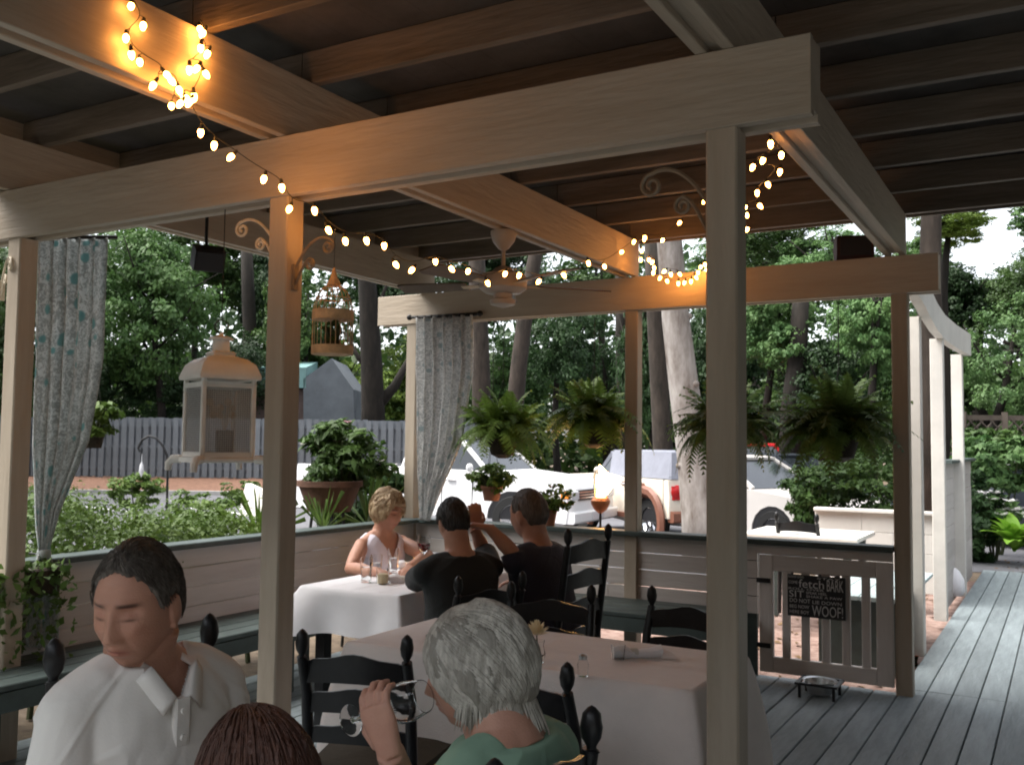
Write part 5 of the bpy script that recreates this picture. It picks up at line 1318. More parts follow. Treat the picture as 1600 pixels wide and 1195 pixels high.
def napkin(label, c, rz, L=.16):
    t = thing('napkin', label, 'napkin', c, rz); m = MB(); rings = []
    for i in range(9):
        u = i/8; r = .021*(1+.18*math.sin(u*7))*(.75 if 3 <= i <= 4 else 1); rings.append([(L*(u-.5), r*1.15*math.cos(a)*(1+.1*math.sin(3*a)), max(0, r+r*math.sin(a))) for a in [k*2*PI/12 for k in range(12)]])
    m.loft(rings); m.add([(L*.48,-.03,.004),(L*.75,-.05,.006),(L*.78,.04,.012),(L*.48,.03,.03)], [(0,1,2,3)]); m.build('cloth', M['cloth'], t, smooth=True)
    MB().lathe([(.0175,-.014),(.0185,0),(.0175,.014)], 16, cap=False).xf(Matrix.Translation((-.012,0,.02)) @ Matrix.Rotation(PI/2,4,'Y')).build('band', M['white'], t, smooth=True)
napkin('folded white napkin beside the glasses on the diners table', atz(632,910,.752), .5); napkin('white napkin at the far side of the diners table', atz(640,887,.752), .9)
napkin('rolled white napkin near the right end of the empty table', atz(995,1028,.752), .7, .18)
vs_ = thing('bud_vase', 'small glass vase on the empty table behind the grey haired person', 'vase', atz(838,1034,.752))
MB().lathe([(.026,0),(.032,.03),(.026,.06),(.03,.075),(.028,.075),(.024,.06),(.029,.03),(.001,.004)], 16).build('glass', M['glass'], vs_, smooth=True)
fl = thing('flower', 'cream flower head standing in the small vase on the empty table', 'flower', vs_.location+Vector((0,0,.012)))
MB().tube([(0,0,0),(.004,0,.04),(0,0,.085)], .0025, 5).build('stem', M['stem'], fl)
for k in range(34):
    o = MB().add([(0,0,0),(.017,.024,.014),(0,.052,.020),(-.017,.024,.014)], [(0,1,2,3)]).build('petal', M['cream_petal'], fl); o.location = (0,0,.08); o.rotation_euler = (R(-10+k*2.7), 0, k*2.4)
ss = thing('salt_shaker', 'small glass salt shaker near the chair on the empty table', 'salt shaker', atz(911,1056,.752))
MB().lathe([(.016,0),(.019,.04),(.014,.055)], 10).build('glass', M['glass'], ss, smooth=True); MB().lathe([(.0145,.055),(.0145,.068),(.006,.074),(.001,.074)], 10).build('cap', M['steel'], ss, smooth=True)
sm_ = thing('sunglasses_case', 'small clear tumbler lying by the rolled napkin', 'glass', atz(966,1032,.752)); sm_.name = 'small_glass'
MB().lathe([(.02,0),(.026,.055),(.024,.055),(.018,.005),(.001,.005)], 14).build('glass', M['glass'], sm_, smooth=True)
# dog bowl by the gate
db = thing('dog_bowl', 'metal dog bowl in a low black stand on the deck before the gate', 'dog bowl', atz(1281,1087,0))
m = MB()
for sx in (-1,1):
    for sy in (-1,1): m.box((sx*.10-.008,sy*.09-.008,0),(sx*.10+.008,sy*.09+.008,.085))
m.box((-.125,-.115,.078),(.125,-.092,.092)); m.box((-.125,.092,.078),(.125,.115,.092)); m.box((-.125,-.091,.079),(-.10,.091,.091)); m.box((.10,-.091,.079),(.125,.091,.091)); m.build('stand', M['black'], db)
MB().lathe([(.07,.02),(.088,.085),(.104,.094),(.103,.098),(.086,.092),(.068,.026),(.001,.024)], 24).build('bowl', M['steel'], db, smooth=True)
og = shrub('flowering_plant', 'clump of orange flowers on the ground beyond the gate', 'plant', at(1372,1030,6.95), (.10,.10,.10), 300, .05, 'leaf', base=-.1, extra=[('blossom','orange_petal',22,.05)])
og2 = shrub('flowering_plant', 'orange flowers peeping between gate post and arbour post', 'plant', at(1427,1035,7.2), (.05,.06,.16), 200, .04, 'leaf', base=-.1, extra=[('blossom','orange_petal',16,.045)])
# white bucket behind the last arbour post and an outdoor chair
wb2 = thing('white_bag', 'white bundle standing between the two outer arbour posts', 'bag', atz(1492,930,0))
MB().lathe([(.07,0),(.10,.06),(.09,.17),(.05,.25),(.015,.28)], 14).build('body', M['cloth'], wb2, smooth=True)
c_ = dup(low, (-2.55,8.55,-.1), facing(.1,1), 'black ladderback chair outside at the white table beyond the gate', 'black ladderback chairs')
q1, q2 = at(1222,800,8.6), at(1276,802,8.6); c_.location = ((q1.x+q2.x)/2, (q1.y+q2.y)/2, q1.z-.90)
# ================================================================== people
def skin_material(name, col):
    m = material(name, col, .5, sub=.08, bump=.15, bscale=220); n, l = m.node_tree.nodes, m.node_tree.links
    a = n.new('ShaderNodeVertexColor'); a.layer_name = 'tint'; mx = n.new('ShaderNodeMix'); mx.data_type = 'RGBA'; mx.blend_type = 'MULTIPLY'; mx.inputs[0].default_value = 1
    nz = n.new('ShaderNodeTexNoise'); nz.inputs['Scale'].default_value = 26; rp = n.new('ShaderNodeValToRGB'); rp.color_ramp.elements[0].color = (col[0]*.88, col[1]*.80, col[2]*.78, 1); rp.color_ramp.elements[1].color = (col[0]*1.1, col[1]*1.08, col[2]*1.06, 1)
    tc = n.new('ShaderNodeTexCoord'); l.new(tc.outputs['Object'], nz.inputs['Vector']); l.new(nz.outputs[0], rp.inputs[0])
    l.new(rp.outputs[0], mx.inputs[6]); l.new(a.outputs[0], mx.inputs[7]); l.new(mx.outputs[2], n['Principled BSDF'].inputs['Base Color']); return m
M['skin'] = skin_material('skin_tanned', (.46,.25,.175)); M['skin2'] = skin_material('skin_fair', (.52,.30,.225))
M['polo'] = material('white_polo', (.72,.70,.66), .8, var=.03, vscale=12, bump=.06, bscale=200)
M['blouse'] = material('pale_blouse', (.66,.62,.70), .8, var=.04, vscale=12, bump=.08, bscale=90)
M['black_shirt'] = material('black_shirt', (.016,.018,.018), .85, bump=.3, bscale=90, sheen=.1)
M['navy_shirt'] = material('navy_shirt', (.022,.022,.036), .85, bump=.3, bscale=90, sheen=.1)
M['mint'] = material('mint_shirt', (.27,.43,.32), .85, var=.05, vscale=10, bump=.06, bscale=200)
M['jeans'] = material('blue_jeans', (.075,.085,.125), .9, var=.2, vscale=14, bump=.4, bscale=90)
M['khaki'] = material('dark_trousers', (.05,.05,.055), .9, bump=.3, bscale=80)
M['brown_shirt'] = material('brown_shirt', (.05,.035,.03), .9, bump=.3, bscale=80)
def hairmat(name, a, b, sc=70): return material(name, a, .5, col2=b, vscale=sc, bump=.6, bscale=130, stretch=(1,1,.25), spec=.4)
M['hair_dark'] = hairmat('hair_dark_brown', (.012,.010,.009), (.05,.043,.038)); M['hair_grey'] = hairmat('hair_grey', (.22,.205,.175), (.33,.31,.27))
M['hair_blonde'] = hairmat('hair_blonde', (.24,.15,.075), (.52,.40,.25)); M['hair_brown'] = hairmat('hair_auburn', (.035,.013,.008), (.085,.035,.022)); M['hair_salt'] = hairmat('hair_dark_greying', (.035,.027,.021), (.15,.13,.11)); M['hair_thin'] = hairmat('hair_thin_grey', (.06,.045,.035), (.15,.12,.10))
M['eye_white'] = material('eye_white', (.6,.58,.55), .25); M['eye_iris'] = material('eye_iris', (.03,.02,.015), .2)
ss_ = lambda a, b, x: np.clip((x-a)/(b-a), 0, 1)**2*(3-2*np.clip((x-a)/(b-a), 0, 1))
def head_surface(nu, nv, female=False):
    th = np.linspace(0, 2*PI, nu, endpoint=False); ph = np.linspace(-PI/2, PI/2, nv)
    TH, PH = np.meshgrid(th, ph); x = np.cos(PH)*np.sin(TH); y = np.cos(PH)*np.cos(TH); z = np.sin(PH)
    return th, ph, TH, PH, x, y, z
def head_xyz(x, y, z, feat=True, nosk=1.0, fem=False):
    X = .0725*np.sign(x)*np.abs(x)**.93; Y = np.where(y > 0, .097*np.abs(y)**.82, -.103*np.abs(y)**.95); Z = np.where(z > 0, .119*z, .121*z)
    f = np.clip(-z, 0, 1); X = X*(1-(.36*f**1.7 if fem else .27*f**2.3)); Y = np.where(y > 0, Y*(1-.02*f), Y*(1-.50*ss_(.15, .9, f)))
    X = X*(1-.10*ss_(.3, 1, z))
    if feat:
        G = lambda cx, cz, sx, sz: np.exp(-((np.abs(X)-cx)/sx)**2-((Z-cz)/sz)**2)
        D = 0
        tn = np.clip((.016-Z)/(.016+.040), 0, 1); a = np.where(Z > -.041, .003+.023*tn**1.15, .026*np.exp(-((Z+.041)/.0065)**2)); a = a*np.exp(-np.clip(Z-.016, 0, 1)**2/.00012)
        D = D + nosk*a*np.exp(-(X/(.0075+.006*tn))**2)
        D = D + .009*G(.0125,-.042,.0065,.007) + .009*G(.024,.027,.020,.0075) - .017*G(.031,.006,.017,.0125) + .0115*G(.031,.002,.012,.0080) - .0045*G(.031,-.0045,.013,.0022) - .003*G(.031,.0125,.013,.0022) - .003*G(.028,-.016,.016,.004)
        D = D + .006*G(.044,-.026,.018,.018) - .004*G(.052,-.062,.014,.022) + .006*G(0,-.066,.030,.020) + .0055*G(0,-.0635,.019,.004) + .0065*G(0,-.0745,.017,.0048) - .0085*G(0,-.0690,.024,.0024)
        D = D - .004*G(0,-.087,.02,.006) + .008*G(0,-.104,.018,.013) - .004*np.exp(-((np.abs(X)-.021-(-.035-Z)*.30)/.0042)**2)*np.exp(-((Z+.055)/.018)**2) - .0022*np.exp(-((Z-.055)/.0022)**2-(X/.035)**2) - .0022*np.exp(-((Z-.068)/.0022)**2-(X/.033)**2)
        front = ss_(.15, .55, y); Y = Y + D*front
    return X, Y, Z
def head_mb(mb, mat4, nu=170, nv=140, nosk=1.0, fem=False):
    th, ph, TH, PH, x, y, z = head_surface(nu, nv); X, Y, Z = head_xyz(x, y, z, True, nosk, fem)
    rings = []
    for i in range(1, nv-1): rings.append([mat4 @ Vector((X[i,j], Y[i,j], Z[i,j])) for j in range(nu)])
    mb.loft(rings)
    for sx in (-1, 1):
        e = MB(); e.ball((0,0,0), (.008,.021,.033), 14, 10); e.ball((sx*.004,-.004,.004), (.009,.020,.030), 12, 8); e.ball((0,.006,-.028),(.007,.010,.010),8,6)
        e.xf(mat4 @ Matrix.Translation((sx*.072,-.010,-.012)) @ Matrix.Rotation(sx*R(-18),4,'Z') @ Matrix.Rotation(R(-8),4,'X')); mb.add(e.v, e.f)
def head_tint(P):
    X, Y, Z = P[:,0], P[:,1], P[:,2]; f = (Y > .03)
    G = lambda cx, cz, sx, sz, p=2: np.exp(-np.abs((np.abs(X)-cx)/sx)**p-np.abs((Z-cz)/sz)**p)*f
    c = np.ones((len(P), 3))
    def blend(w, col): 
        nonlocal c; w = np.clip(w, 0, 1)[:,None]; c = c*(1-w)+np.array(col)*w
    blend(.75*G(0,-.069,.022,.0085,4), (.86,.55,.55)); blend(.8*G(0,-.0690,.022,.0018), (.35,.22,.22))
    blend(.95*G(.030,.025,.019,.0046,4), (.13,.12,.12)); blend(.95*G(.031,-.0040,.0135,.0026), (.08,.07,.07)); blend(.3*G(.031,.004,.014,.009), (.75,.6,.6))
    blend(.35*G(.03,-.09,.05,.03), (.70,.70,.74)); blend(.28*G(.04,-.028,.02,.016), (1.0,.80,.76))
    return c
def hair_mesh(name, mat4, spec, matn, parent, off, nu=150, nv=110, seed=0):
    """shell that only clears the scalp where there is hair; spec = hairline by azimuth, thickness"""
    line_, thick, groove, part_noise = spec['line'], spec['thick'], spec.get('groove', .002), spec.get('noise', 4)
    th, ph, TH, PH, x, y, z = head_surface(nu, nv); X, Y, Z = head_xyz(x, y, z, False)
    az = np.degrees(np.abs((TH+PI) % (2*PI)-PI)); el = np.degrees(PH)
    h0 = np.interp(az, [a for a, _ in line_], [b for _, b in line_])
    nz_ = np.array([[noise.noise(Vector((math.sin(t)*7, math.cos(t)*7, p*5+seed))) for t in th] for p in ph])
    fine = np.array([[noise.noise(Vector((math.sin(t)*spec.get('freq',16), math.cos(t)*spec.get('freq',16), p*spec.get('pfreq',2.5)+seed*3))) for t in th] for p in ph])
    if spec.get('pole') is not None:
        pe = R(spec['pole']); pv = np.array([0, math.cos(pe), math.sin(pe)]); e1v = np.array([1.,0,0]); e2v = np.cross(pv, e1v)
        BE = np.arctan2(x*e2v[0]+y*e2v[1]+z*e2v[2], x); GA = np.arccos(np.clip(y*pv[1]+z*pv[2], -1, 1)); fq = spec.get('freq', 12)
        fine = np.array([[noise.noise(Vector((math.cos(BE[i,j]+.25*GA[i,j])*fq, math.sin(BE[i,j]+.25*GA[i,j])*fq, GA[i,j]*1.1))) for j in range(nu)] for i in range(nv)])
    m = ss_(-4, 5, el-h0+nz_*part_noise)
    tk = np.interp(el, [a for a, _ in thick], [b for _, b in thick]); tk = tk + spec.get('back',0)*ss_(90, 150, az)*ss_(-60, 0, el)
    lump = spec.get('lump', 0)*np.array([[noise.noise(Vector((x[i,j]*2.2+seed, y[i,j]*2.2, z[i,j]*2.2))) for j in range(nu)] for i in range(nv)]) if spec.get('lump') else 0
    d = m*(tk+groove*fine*1.6+groove*nz_+lump) - (1-m)*.014
    L = np.sqrt(X*X+Y*Y+Z*Z)+1e-9; q = 1+d/L
    low = spec.get('tuck', 0)
    rings = [[mat4 @ Vector((X[i,j]*q[i,j], Y[i,j]*q[i,j], Z[i,j]*q[i,j])) for j in range(nu)] for i in range(1, nv-1)]
    mb = MB(); mb.loft(rings); mb.v = [tuple(Vector(v)-off) for v in mb.v]
    o = mb.build('hair', M[matn], parent, smooth='all'); return o
def remesh(mb, voxel, smooth=3, name='body'):
    me = bpy.data.meshes.new(name); me.from_pydata(mb.v, [], mb.f); bm = bmesh.new(); bm.from_mesh(me); bmesh.ops.recalc_face_normals(bm, faces=bm.faces); bm.to_mesh(me); bm.free()
    o = bpy.data.objects.new(name, me); COL.objects.link(o)
    a = o.modifiers.new('r', 'REMESH'); a.mode = 'VOXEL'; a.voxel_size = voxel; a.use_smooth_shade = True
    if smooth: b = o.modifiers.new('s', 'SMOOTH'); b.iterations = smooth; b.factor = .5
    dg = bpy.context.evaluated_depsgraph_get(); out = bpy.data.meshes.new_from_object(o.evaluated_get(dg)); bpy.data.objects.remove(o); bpy.data.meshes.remove(me); out.name = name
    return out
def ell(c, rx, ry, n=20, tilt=0):
    return [Vector((c[0]+rx*math.copysign(abs(math.cos(a))**.85, math.cos(a)), c[1]+ry*math.copysign(abs(math.sin(a))**.85, math.sin(a)), c[2]+tilt*math.sin(a)*ry)) for a in [2*PI*i/n for i in range(n)]]
def hand(mb, wrist, dirv, up, curl=.5, s=1.0, thumb=1, spread=.1):
    """palm plus four fingers of different lengths and a thumb leaving the side; dirv runs along the hand, up is the back of the hand"""
    d = Vector(dirv).normalized(); u = Vector(up); u = (u-d*u.dot(d)).normalized(); w = d.cross(u)
    wrist = Vector(wrist); P = lambda a, b, c: wrist + d*a*s + w*b*s + u*c*s
    rings = []
    for a, hw, hh in ((-.01,.026,.019),(.02,.032,.018),(.055,.041,.016),(.085,.042,.0135),(.098,.038,.011)):
        rings.append([P(a, hw*math.copysign(abs(math.cos(t))**.7, math.cos(t)), hh*math.sin(t)) for t in [2*PI*i/14 for i in range(14)]])
    mb.loft(rings)
    for i, (b, L, r) in enumerate(((-.031,.066,.0085),(-.0105,.077,.0092),(.0105,.072,.0088),(.030,.056,.0078))):
        b *= thumb*-1; ang = 0; p = [P(.088, b, -.001)]; cur = Vector(p[0]); sp = spread*(b/.03)
        for k, seg in enumerate((.44,.31,.25)):
            ang += curl*(.75 if k == 0 else 1.05); dd = (d*math.cos(ang) - u*math.sin(ang) + w*sp*.6).normalized(); cur = cur+dd*L*seg*s; p.append(cur.copy())
        mb.tube(p, [r*1.08*s, r*1.03*s, r*.95*s, r*.78*s], 9); mb.ball(p[-1], r*.80*s, 8, 6)
        for q in p[1:3]: mb.ball(q, r*1.02*s, 8, 6)
    b = thumb*.036; p0 = P(.018, b*.75, -.004); p1 = P(.050, b*1.55, -.012-.012*curl); p2 = P(.075, b*1.5+0, -.030-.012*curl); p3 = P(.092, b*1.15, -.044-.010*curl)
    mb.tube([p0,p1,p2,p3], [.0145*s,.0115*s,.0105*s,.0085*s], 9); mb.ball(p3, .0087*s, 8, 6); mb.ball(p1, .0118*s, 8, 6)
def limb(mb, a, b, c, r0, r1, r2, r3, flat=1.0):
    a, b, c = Vector(a), Vector(b), Vector(c); pts, rad = [], []
    for i in range(6):
        u = i/5; pts.append(a.lerp(b, u)); rad.append(r0+(r1-r0)*u+.006*math.sin(PI*u)*(r0/.05))
    for i in range(1, 7):
        u = i/6; pts.append(b.lerp(c, u)); rad.append(r2+(r3-r2)*u+.005*math.sin(PI*min(1,u*1.5))*(r2/.04))
    mb.tube(pts, rad, 14); mb.ball(b, r1*1.02, 12, 8)
TORSO = [ # z, y, half width, half depth
 (.46,-.02,.165,.125),(.53,-.015,.178,.13),(.60,0,.170,.128),(.68,.005,.162,.125),(.76,.01,.165,.125),(.84,.01,.178,.122),(.90,.005,.190,.112),(.945,0,.188,.098),(.985,-.006,.158,.084),(1.015,-.01,.112,.074),(1.045,-.012,.072,.062)]
def person(label, base, face, s=1.0, belly=0.0, lean=.06, head=None, head_dir=None, head_pitch=0, head_roll=0, arms=None, hair=None, hairmat='hair_dark', shirt='polo', sleeve=.6, trousers='khaki', skin='skin',
           voxel=.007, vneck=0.0, wide=1.0, hands=None, head_s=1.0, wrinkle=.006, legs=None, nosk=1.0, eyes=False, sleeveless=False):
    a = facing(*face); root_m = Matrix.Translation(base) @ Matrix.Rotation(a, 4, 'Z') @ Matrix.Scale(s, 4)
    Wm = lambda p: root_m @ Vector(p); inv = root_m.inverted()
    sh_ = lambda z: lean*max(0, (z-.5)/.55)**1.2
    hz = 1.19; hc = Vector((0, lean+.045, hz)) if head is None else inv @ Vector(head)
    ha = facing(*(head_dir or face))-a
    hm = Matrix.Translation(hc) @ Matrix.Rotation(ha, 4, 'Z') @ Matrix.Rotation(R(head_pitch), 4, 'X') @ Matrix.Rotation(R(head_roll), 4, 'Y') @ Matrix.Scale(head_s, 4)
    A = {'r': ((.190*wide, lean*.85, .935), (.27*wide, .06+lean*.6, .735), (.17, .30, .775)), 'l': ((-.190*wide, lean*.85, .935), (-.27*wide, .06+lean*.6, .735), (-.17, .30, .775))}
    if arms:
        for k, v in arms.items():
            sh0 = A[k][0] if v[0] is None else inv @ Vector(v[0]); A[k] = (sh0, inv @ Vector(v[1]), inv @ Vector(v[2]))
    def torso(mb, infl, zmax=9, zmin=0, bell=1.0):
        rings = []
        for (z, y, w, dp) in TORSO:
            if z > zmax or z < zmin: continue
            b = belly*math.exp(-((z-.64)/.13)**2)*bell
            rings.append(ell((0, y+sh_(z)+b*.45, z), w*wide+infl+b*.35, dp+infl+b*.55, 28))
        mb.loft(rings)
    LG = legs or {1: ((.10,.02,.50),(.14,.44,.52),(.15,.42,.09)), -1: ((-.10,.02,.50),(-.14,.44,.52),(-.15,.42,.09))}
    # skin: one continuous body
    mb = MB(); torso(mb, -.010)
    nb = Vector((0, sh_(1.0)-.012, .985)); mb.tube([nb, nb.lerp(hc+Vector((0,-.02,-.03)), .5), hc+(hm.to_3x3() @ Vector((0,-.022,-.05)))], [.078,.062 if sleeveless else .068,.060 if sleeveless else .066], 36)
    for k in 'rl': 
        S, E_, W_ = A[k]; mb.ball(S, (.052,.052,.055), 12, 8); sx_ = 1 if S[0] > 0 else -1; mb.tube([Vector((sx_*.05, sh_(1.0)-.012, .995)), Vector(S)+Vector((0,0,-.004))], [.050,.050], 12); limb(mb, S, E_, W_, .050, .040, .041, .028)
    for k in (1,-1):
        limb(mb, *LG[k], .080, .055, .054, .038); f = Vector(LG[k][2]); mb.tube([f+Vector((0,-.05,-.03)), f+Vector((0,.06,-.04)), f+Vector((0,.16,-.065))], [.035,.04,.03], 10)
    for k in 'rl':
        S, E_, W_ = map(Vector, A[k]); d = (W_-E_).normalized(); hd_ = (hands or {}).get(k)
        if hd_: hand(mb, W_, inv.to_3x3() @ Vector(hd_['dir']), inv.to_3x3() @ Vector(hd_['up']), hd_.get('curl', .5), hd_.get('s', 1), hd_.get('thumb', 1))
        else: hand(mb, W_, d+Vector((0,.2,-.1)), (0,0,1), .35, 1, -1 if k == 'r' else 1)
    head_mb(mb, hm, nosk=nosk, fem=sleeveless)
    me = remesh(mb, voxel/s, 4 if voxel < .004 else 2, 'person'); me.materials.clear(); me.materials.append(M[skin])
    co = np.empty(len(me.vertices)*3); me.vertices.foreach_get('co', co); co = co.reshape(-1,3)
    hi = np.array(hm.inverted()); hl = co @ hi[:3,:3].T + hi[:3,3]; tint = head_tint(hl); far = np.linalg.norm(hl, axis=1) > .16; tint[far] = 1
    ca = me.color_attributes.new('tint', 'FLOAT_COLOR', 'POINT'); ca.data.foreach_set('color', np.concatenate([tint, np.ones((len(tint),1))], 1).reshape(-1))
    body = link('person', me); body.matrix_world = root_m; tag(body, label, 'person')
    def garment(mbg, name, matn, vx, wr, cut=None):
        gm = remesh(mbg, vx/s, 30 if vx < .005 else 12, name); gm.materials.clear(); gm.materials.append(M[matn])
        bm = bmesh.new(); bm.from_mesh(gm); bm.normal_update()
        for v in bm.verts:
            p = v.co; sd_ = 1 if p.x > 0 else -1
            # cloth folds run from the shoulder and armpit across to the belly
            q = Vector(((p.x*.75+p.z*.9*sd_)*12, (p.x*.9*sd_-p.z*.75)*2.4, p.y*5)); n1 = noise.noise(q); n2 = noise.noise(q*1.9+Vector((3,1,7))); low = noise.noise(p*5)
            v.co = p + v.normal*wr*((.12-min(.12, abs(n1)))*5.5*(.6+.8*low) + .25*n2 + .4*low)
        if cut: bmesh.ops.delete(bm, geom=[f for f in bm.faces if cut(f.calc_center_median())], context='FACES')
        bm.to_mesh(gm); bm.free(); gm.polygons.foreach_set('use_smooth', [True]*len(gm.polygons))
        return link(name, gm, body)
    mb = MB(); torso(mb, .010, zmax=1.03)
    for k in 'rl':
        S, E_, W_ = map(Vector, A[k])
        if not sleeveless:
            sx_ = 1 if S.x > 0 else -1; mb.tube([Vector((sx_*.055, sh_(1.0)-.012, .985)), S.lerp(Vector((0,sh_(1.0),.985)), .35)+Vector((0,0,.014)), S+Vector((0,0,.002))], [.058,.064,.063], 16)
            mb.ball(S, (.064,.064,.062), 14, 10); e = S.lerp(E_, min(1, sleeve)); mb.tube([S, S.lerp(e,.4), e], [.062,.064,.066 if sleeve < 1 else .052], 16)
            if sleeve > 1: mb.ball(E_, .053, 12, 8); mb.tube([E_, E_.lerp(W_, sleeve-1)], [.052,.040], 14)
        else: mb.ball(S*1.0+Vector((-.05*(1 if k=='r' else -1),0,.012)), (.040,.05,.045), 12, 8)
    cut = None
    if vneck: 
        yv = lean*.8
        cut = lambda c: c.y > yv and c.z > 1.02-vneck and abs(c.x) < (c.z-(1.02-vneck))*.62+.002
    g = garment(mb, 'shirt', shirt, voxel*1.15, wrinkle, cut)
    if vneck and not sleeveless:  # fold-over collar laid on the chest and round the neck
        m = MB(); tz = [t[0] for t in TORSO]
        zv = 1.03-vneck
        for sd_ in (-1, 1):
            ring = []
            for i in range(17):
                u = i/16
                if u < .5:
                    k = u/.5; z = zv-.004+(1.022-zv)*k; x = (z-zv)*.62+.003; hw_ = np.interp(z, tz, [t[2] for t in TORSO])*wide+.012; yf = np.interp(z, tz, [t[1]+t[3] for t in TORSO])+.024+sh_(z)
                    y = yf-(yf-sh_(z))*(1-math.sqrt(max(.05, 1-min(.97, x/hw_)**2))); out = Vector((.80, .10-.45*k, -.30+.05*k)).normalized(); w = .044-.006*k
                    if i == 0: xm, ym, zm = x, y, z
                    xe, ye, ze = x, y, z
                else:
                    k = (u-.5)/.5; an = PI*.5*k; x = xe*math.cos(an)+.0; yb = -.088+sh_(1.03); y = ye+(yb-ye)*math.sin(an*.5+PI*.25*k); z = ze+.028*math.sin(an)
                    out = Vector((.8*math.cos(an), -.35-.6*math.sin(an), -.55)).normalized(); w = .038
                p = Vector((x*sd_, y, z)); o_ = Vector((out.x*sd_, out.y, out.z))
                ring.append((p, p+o_*w*.35+Vector((0,.010*(1-u),.016)), p+o_*w+Vector((0,.004*(1-u*2),-.002))))
            o0 = len(m.v)
            for r3 in ring: m.v += [tuple(v) for v in r3]
            for i in range(16):
                for j in range(2): q = o0+i*3+j; m.f.append((q,q+1,q+4,q+3)); m.m.append(0)
        oc = m.build('collar', M[shirt], body, smooth='all'); md = oc.modifiers.new('t','SOLIDIFY'); md.thickness = .005
        yp = float(np.interp(zv-.03, tz, [t[1]+t[3] for t in TORSO]))+.020+sh_(zv); m = MB(); m.box((-.016,yp-.012,zv-.10),(.016,yp+.004,zv+.004), bev=.003); m.build('placket', M[shirt], body)
        for dz_ in (.02,.07): MB().lathe([(.001,.006),(.006,.006),(.006,.0),(.001,0)], 10).xf(Matrix.Translation((0,yp+.003,zv-dz_)) @ Matrix.Rotation(-PI/2,4,'X')).build('button', M['polo'], body)
    mb = MB(); torso(mb, .006, zmax=.62, bell=.6)
    for k in (1,-1): limb(mb, *LG[k], .098, .074, .072, .060)
    garment(mb, 'trousers', trousers, voxel*1.3, .005)
    if hair: 
        for hspec, hmn in (hair if isinstance(hair, list) else [(hair, hairmat)]): hair_mesh('hair', hm, hspec, hmn, body, Vector((0,0,0)), seed=len(label))
    if eyes:
        for sx in (-1,1):
            c = hm @ Vector((sx*.031,.0855,.0005)); MB().ball(c, (.0075,.005,.0032), 10, 6).build('eye', M['eye_white'], body, smooth=True)
    for k in (1,-1):
        f = Vector(LG[k][2]); m = MB(); m.tube([f+Vector((0,-.06,-.045)), f+Vector((0,.05,-.045)), f+Vector((0,.17,-.06))], [.045,.048,.036], 12); m.box(tuple(f+Vector((-.045,-.09,-.09))), tuple(f+Vector((.045,.20,-.075))), bev=.01); m.build('shoe', M['black'], body, smooth=True)
    return body, hm, root_m
SHORT = {'line': [(0,44),(25,40),(45,33),(62,22),(74,0),(84,2),(96,10),(108,-14),(130,-32),(180,-38)], 'thick': [(-40,.003),(0,.005),(40,.011),(90,.015)], 'groove': .0018, 'freq': 26, 'noise': 5}
CROP = {'line': [(0,36),(30,34),(50,28),(66,16),(76,-4),(88,0),(98,4),(112,-18),(135,-36),(180,-42)], 'thick': [(-40,.005),(0,.011),(40,.016),(90,.018)], 'groove': .003, 'freq': 24, 'noise': 5}
BALD = {'line': [(0,62),(40,56),(62,34),(76,4),(86,4),(98,8),(112,-14),(135,-34),(180,-40)], 'thick': [(-40,.004),(0,.007),(45,.006),(90,.0035)], 'groove': .0015, 'freq': 26, 'noise': 6}
BOB = {'line': [(0,30),(25,26),(45,14),(60,2),(76,-10),(95,-28),(112,-54),(135,-74),(180,-82)], 'thick': [(-80,.050),(-60,.040),(-40,.026),(-20,.019),(0,.021),(45,.024),(90,.024)], 'groove': .0036, 'freq': 11, 'noise': 4, 'back': .010, 'pole': 46, 'lump': .014}
PIXIE = {'line': [(0,26),(25,24),(45,10),(60,-14),(75,-24),(95,-28),(120,-42),(180,-50)], 'thick': [(-50,.008),(-20,.018),(20,.026),(60,.030),(90,.028)], 'groove': .006, 'freq': 10, 'pfreq': 5, 'noise': 6, 'back': .008, 'lump': .012}
LONGT = {'line': [(0,34),(30,30),(55,5),(75,-20),(100,-40),(180,-60)], 'thick': [(-60,.015),(0,.022),(90,.02)], 'groove': .004, 'freq': 12, 'noise': 4, 'pole': 75}
def n2(v): v = Vector(v[:2]); return v.normalized()
# --- man in the white polo, front left
Hd = at(217,944,1.98); f = n2((.98,-.17)); base = Vector((Hd.x, Hd.y, 0)) - Vector((f.x,f.y,0))*.095 + Vector((.629,.777,0))*.05
man, hm_, rm_ = person('man in a white polo shirt with short dark hair, looking down', base, f, 1.045, belly=.085, lean=.05, head=Hd, head_dir=(.34,-.94), head_pitch=-8,
    hair=SHORT, hairmat='hair_salt', shirt='polo', sleeve=.72, voxel=.003, vneck=.075, wide=.81, wrinkle=.0065, head_s=.97,
    arms={'r': (None, at(85,1300,1.84), at(190,1400,1.58)), 'l': (None, at(378,1290,2.10), at(340,1390,1.78))})
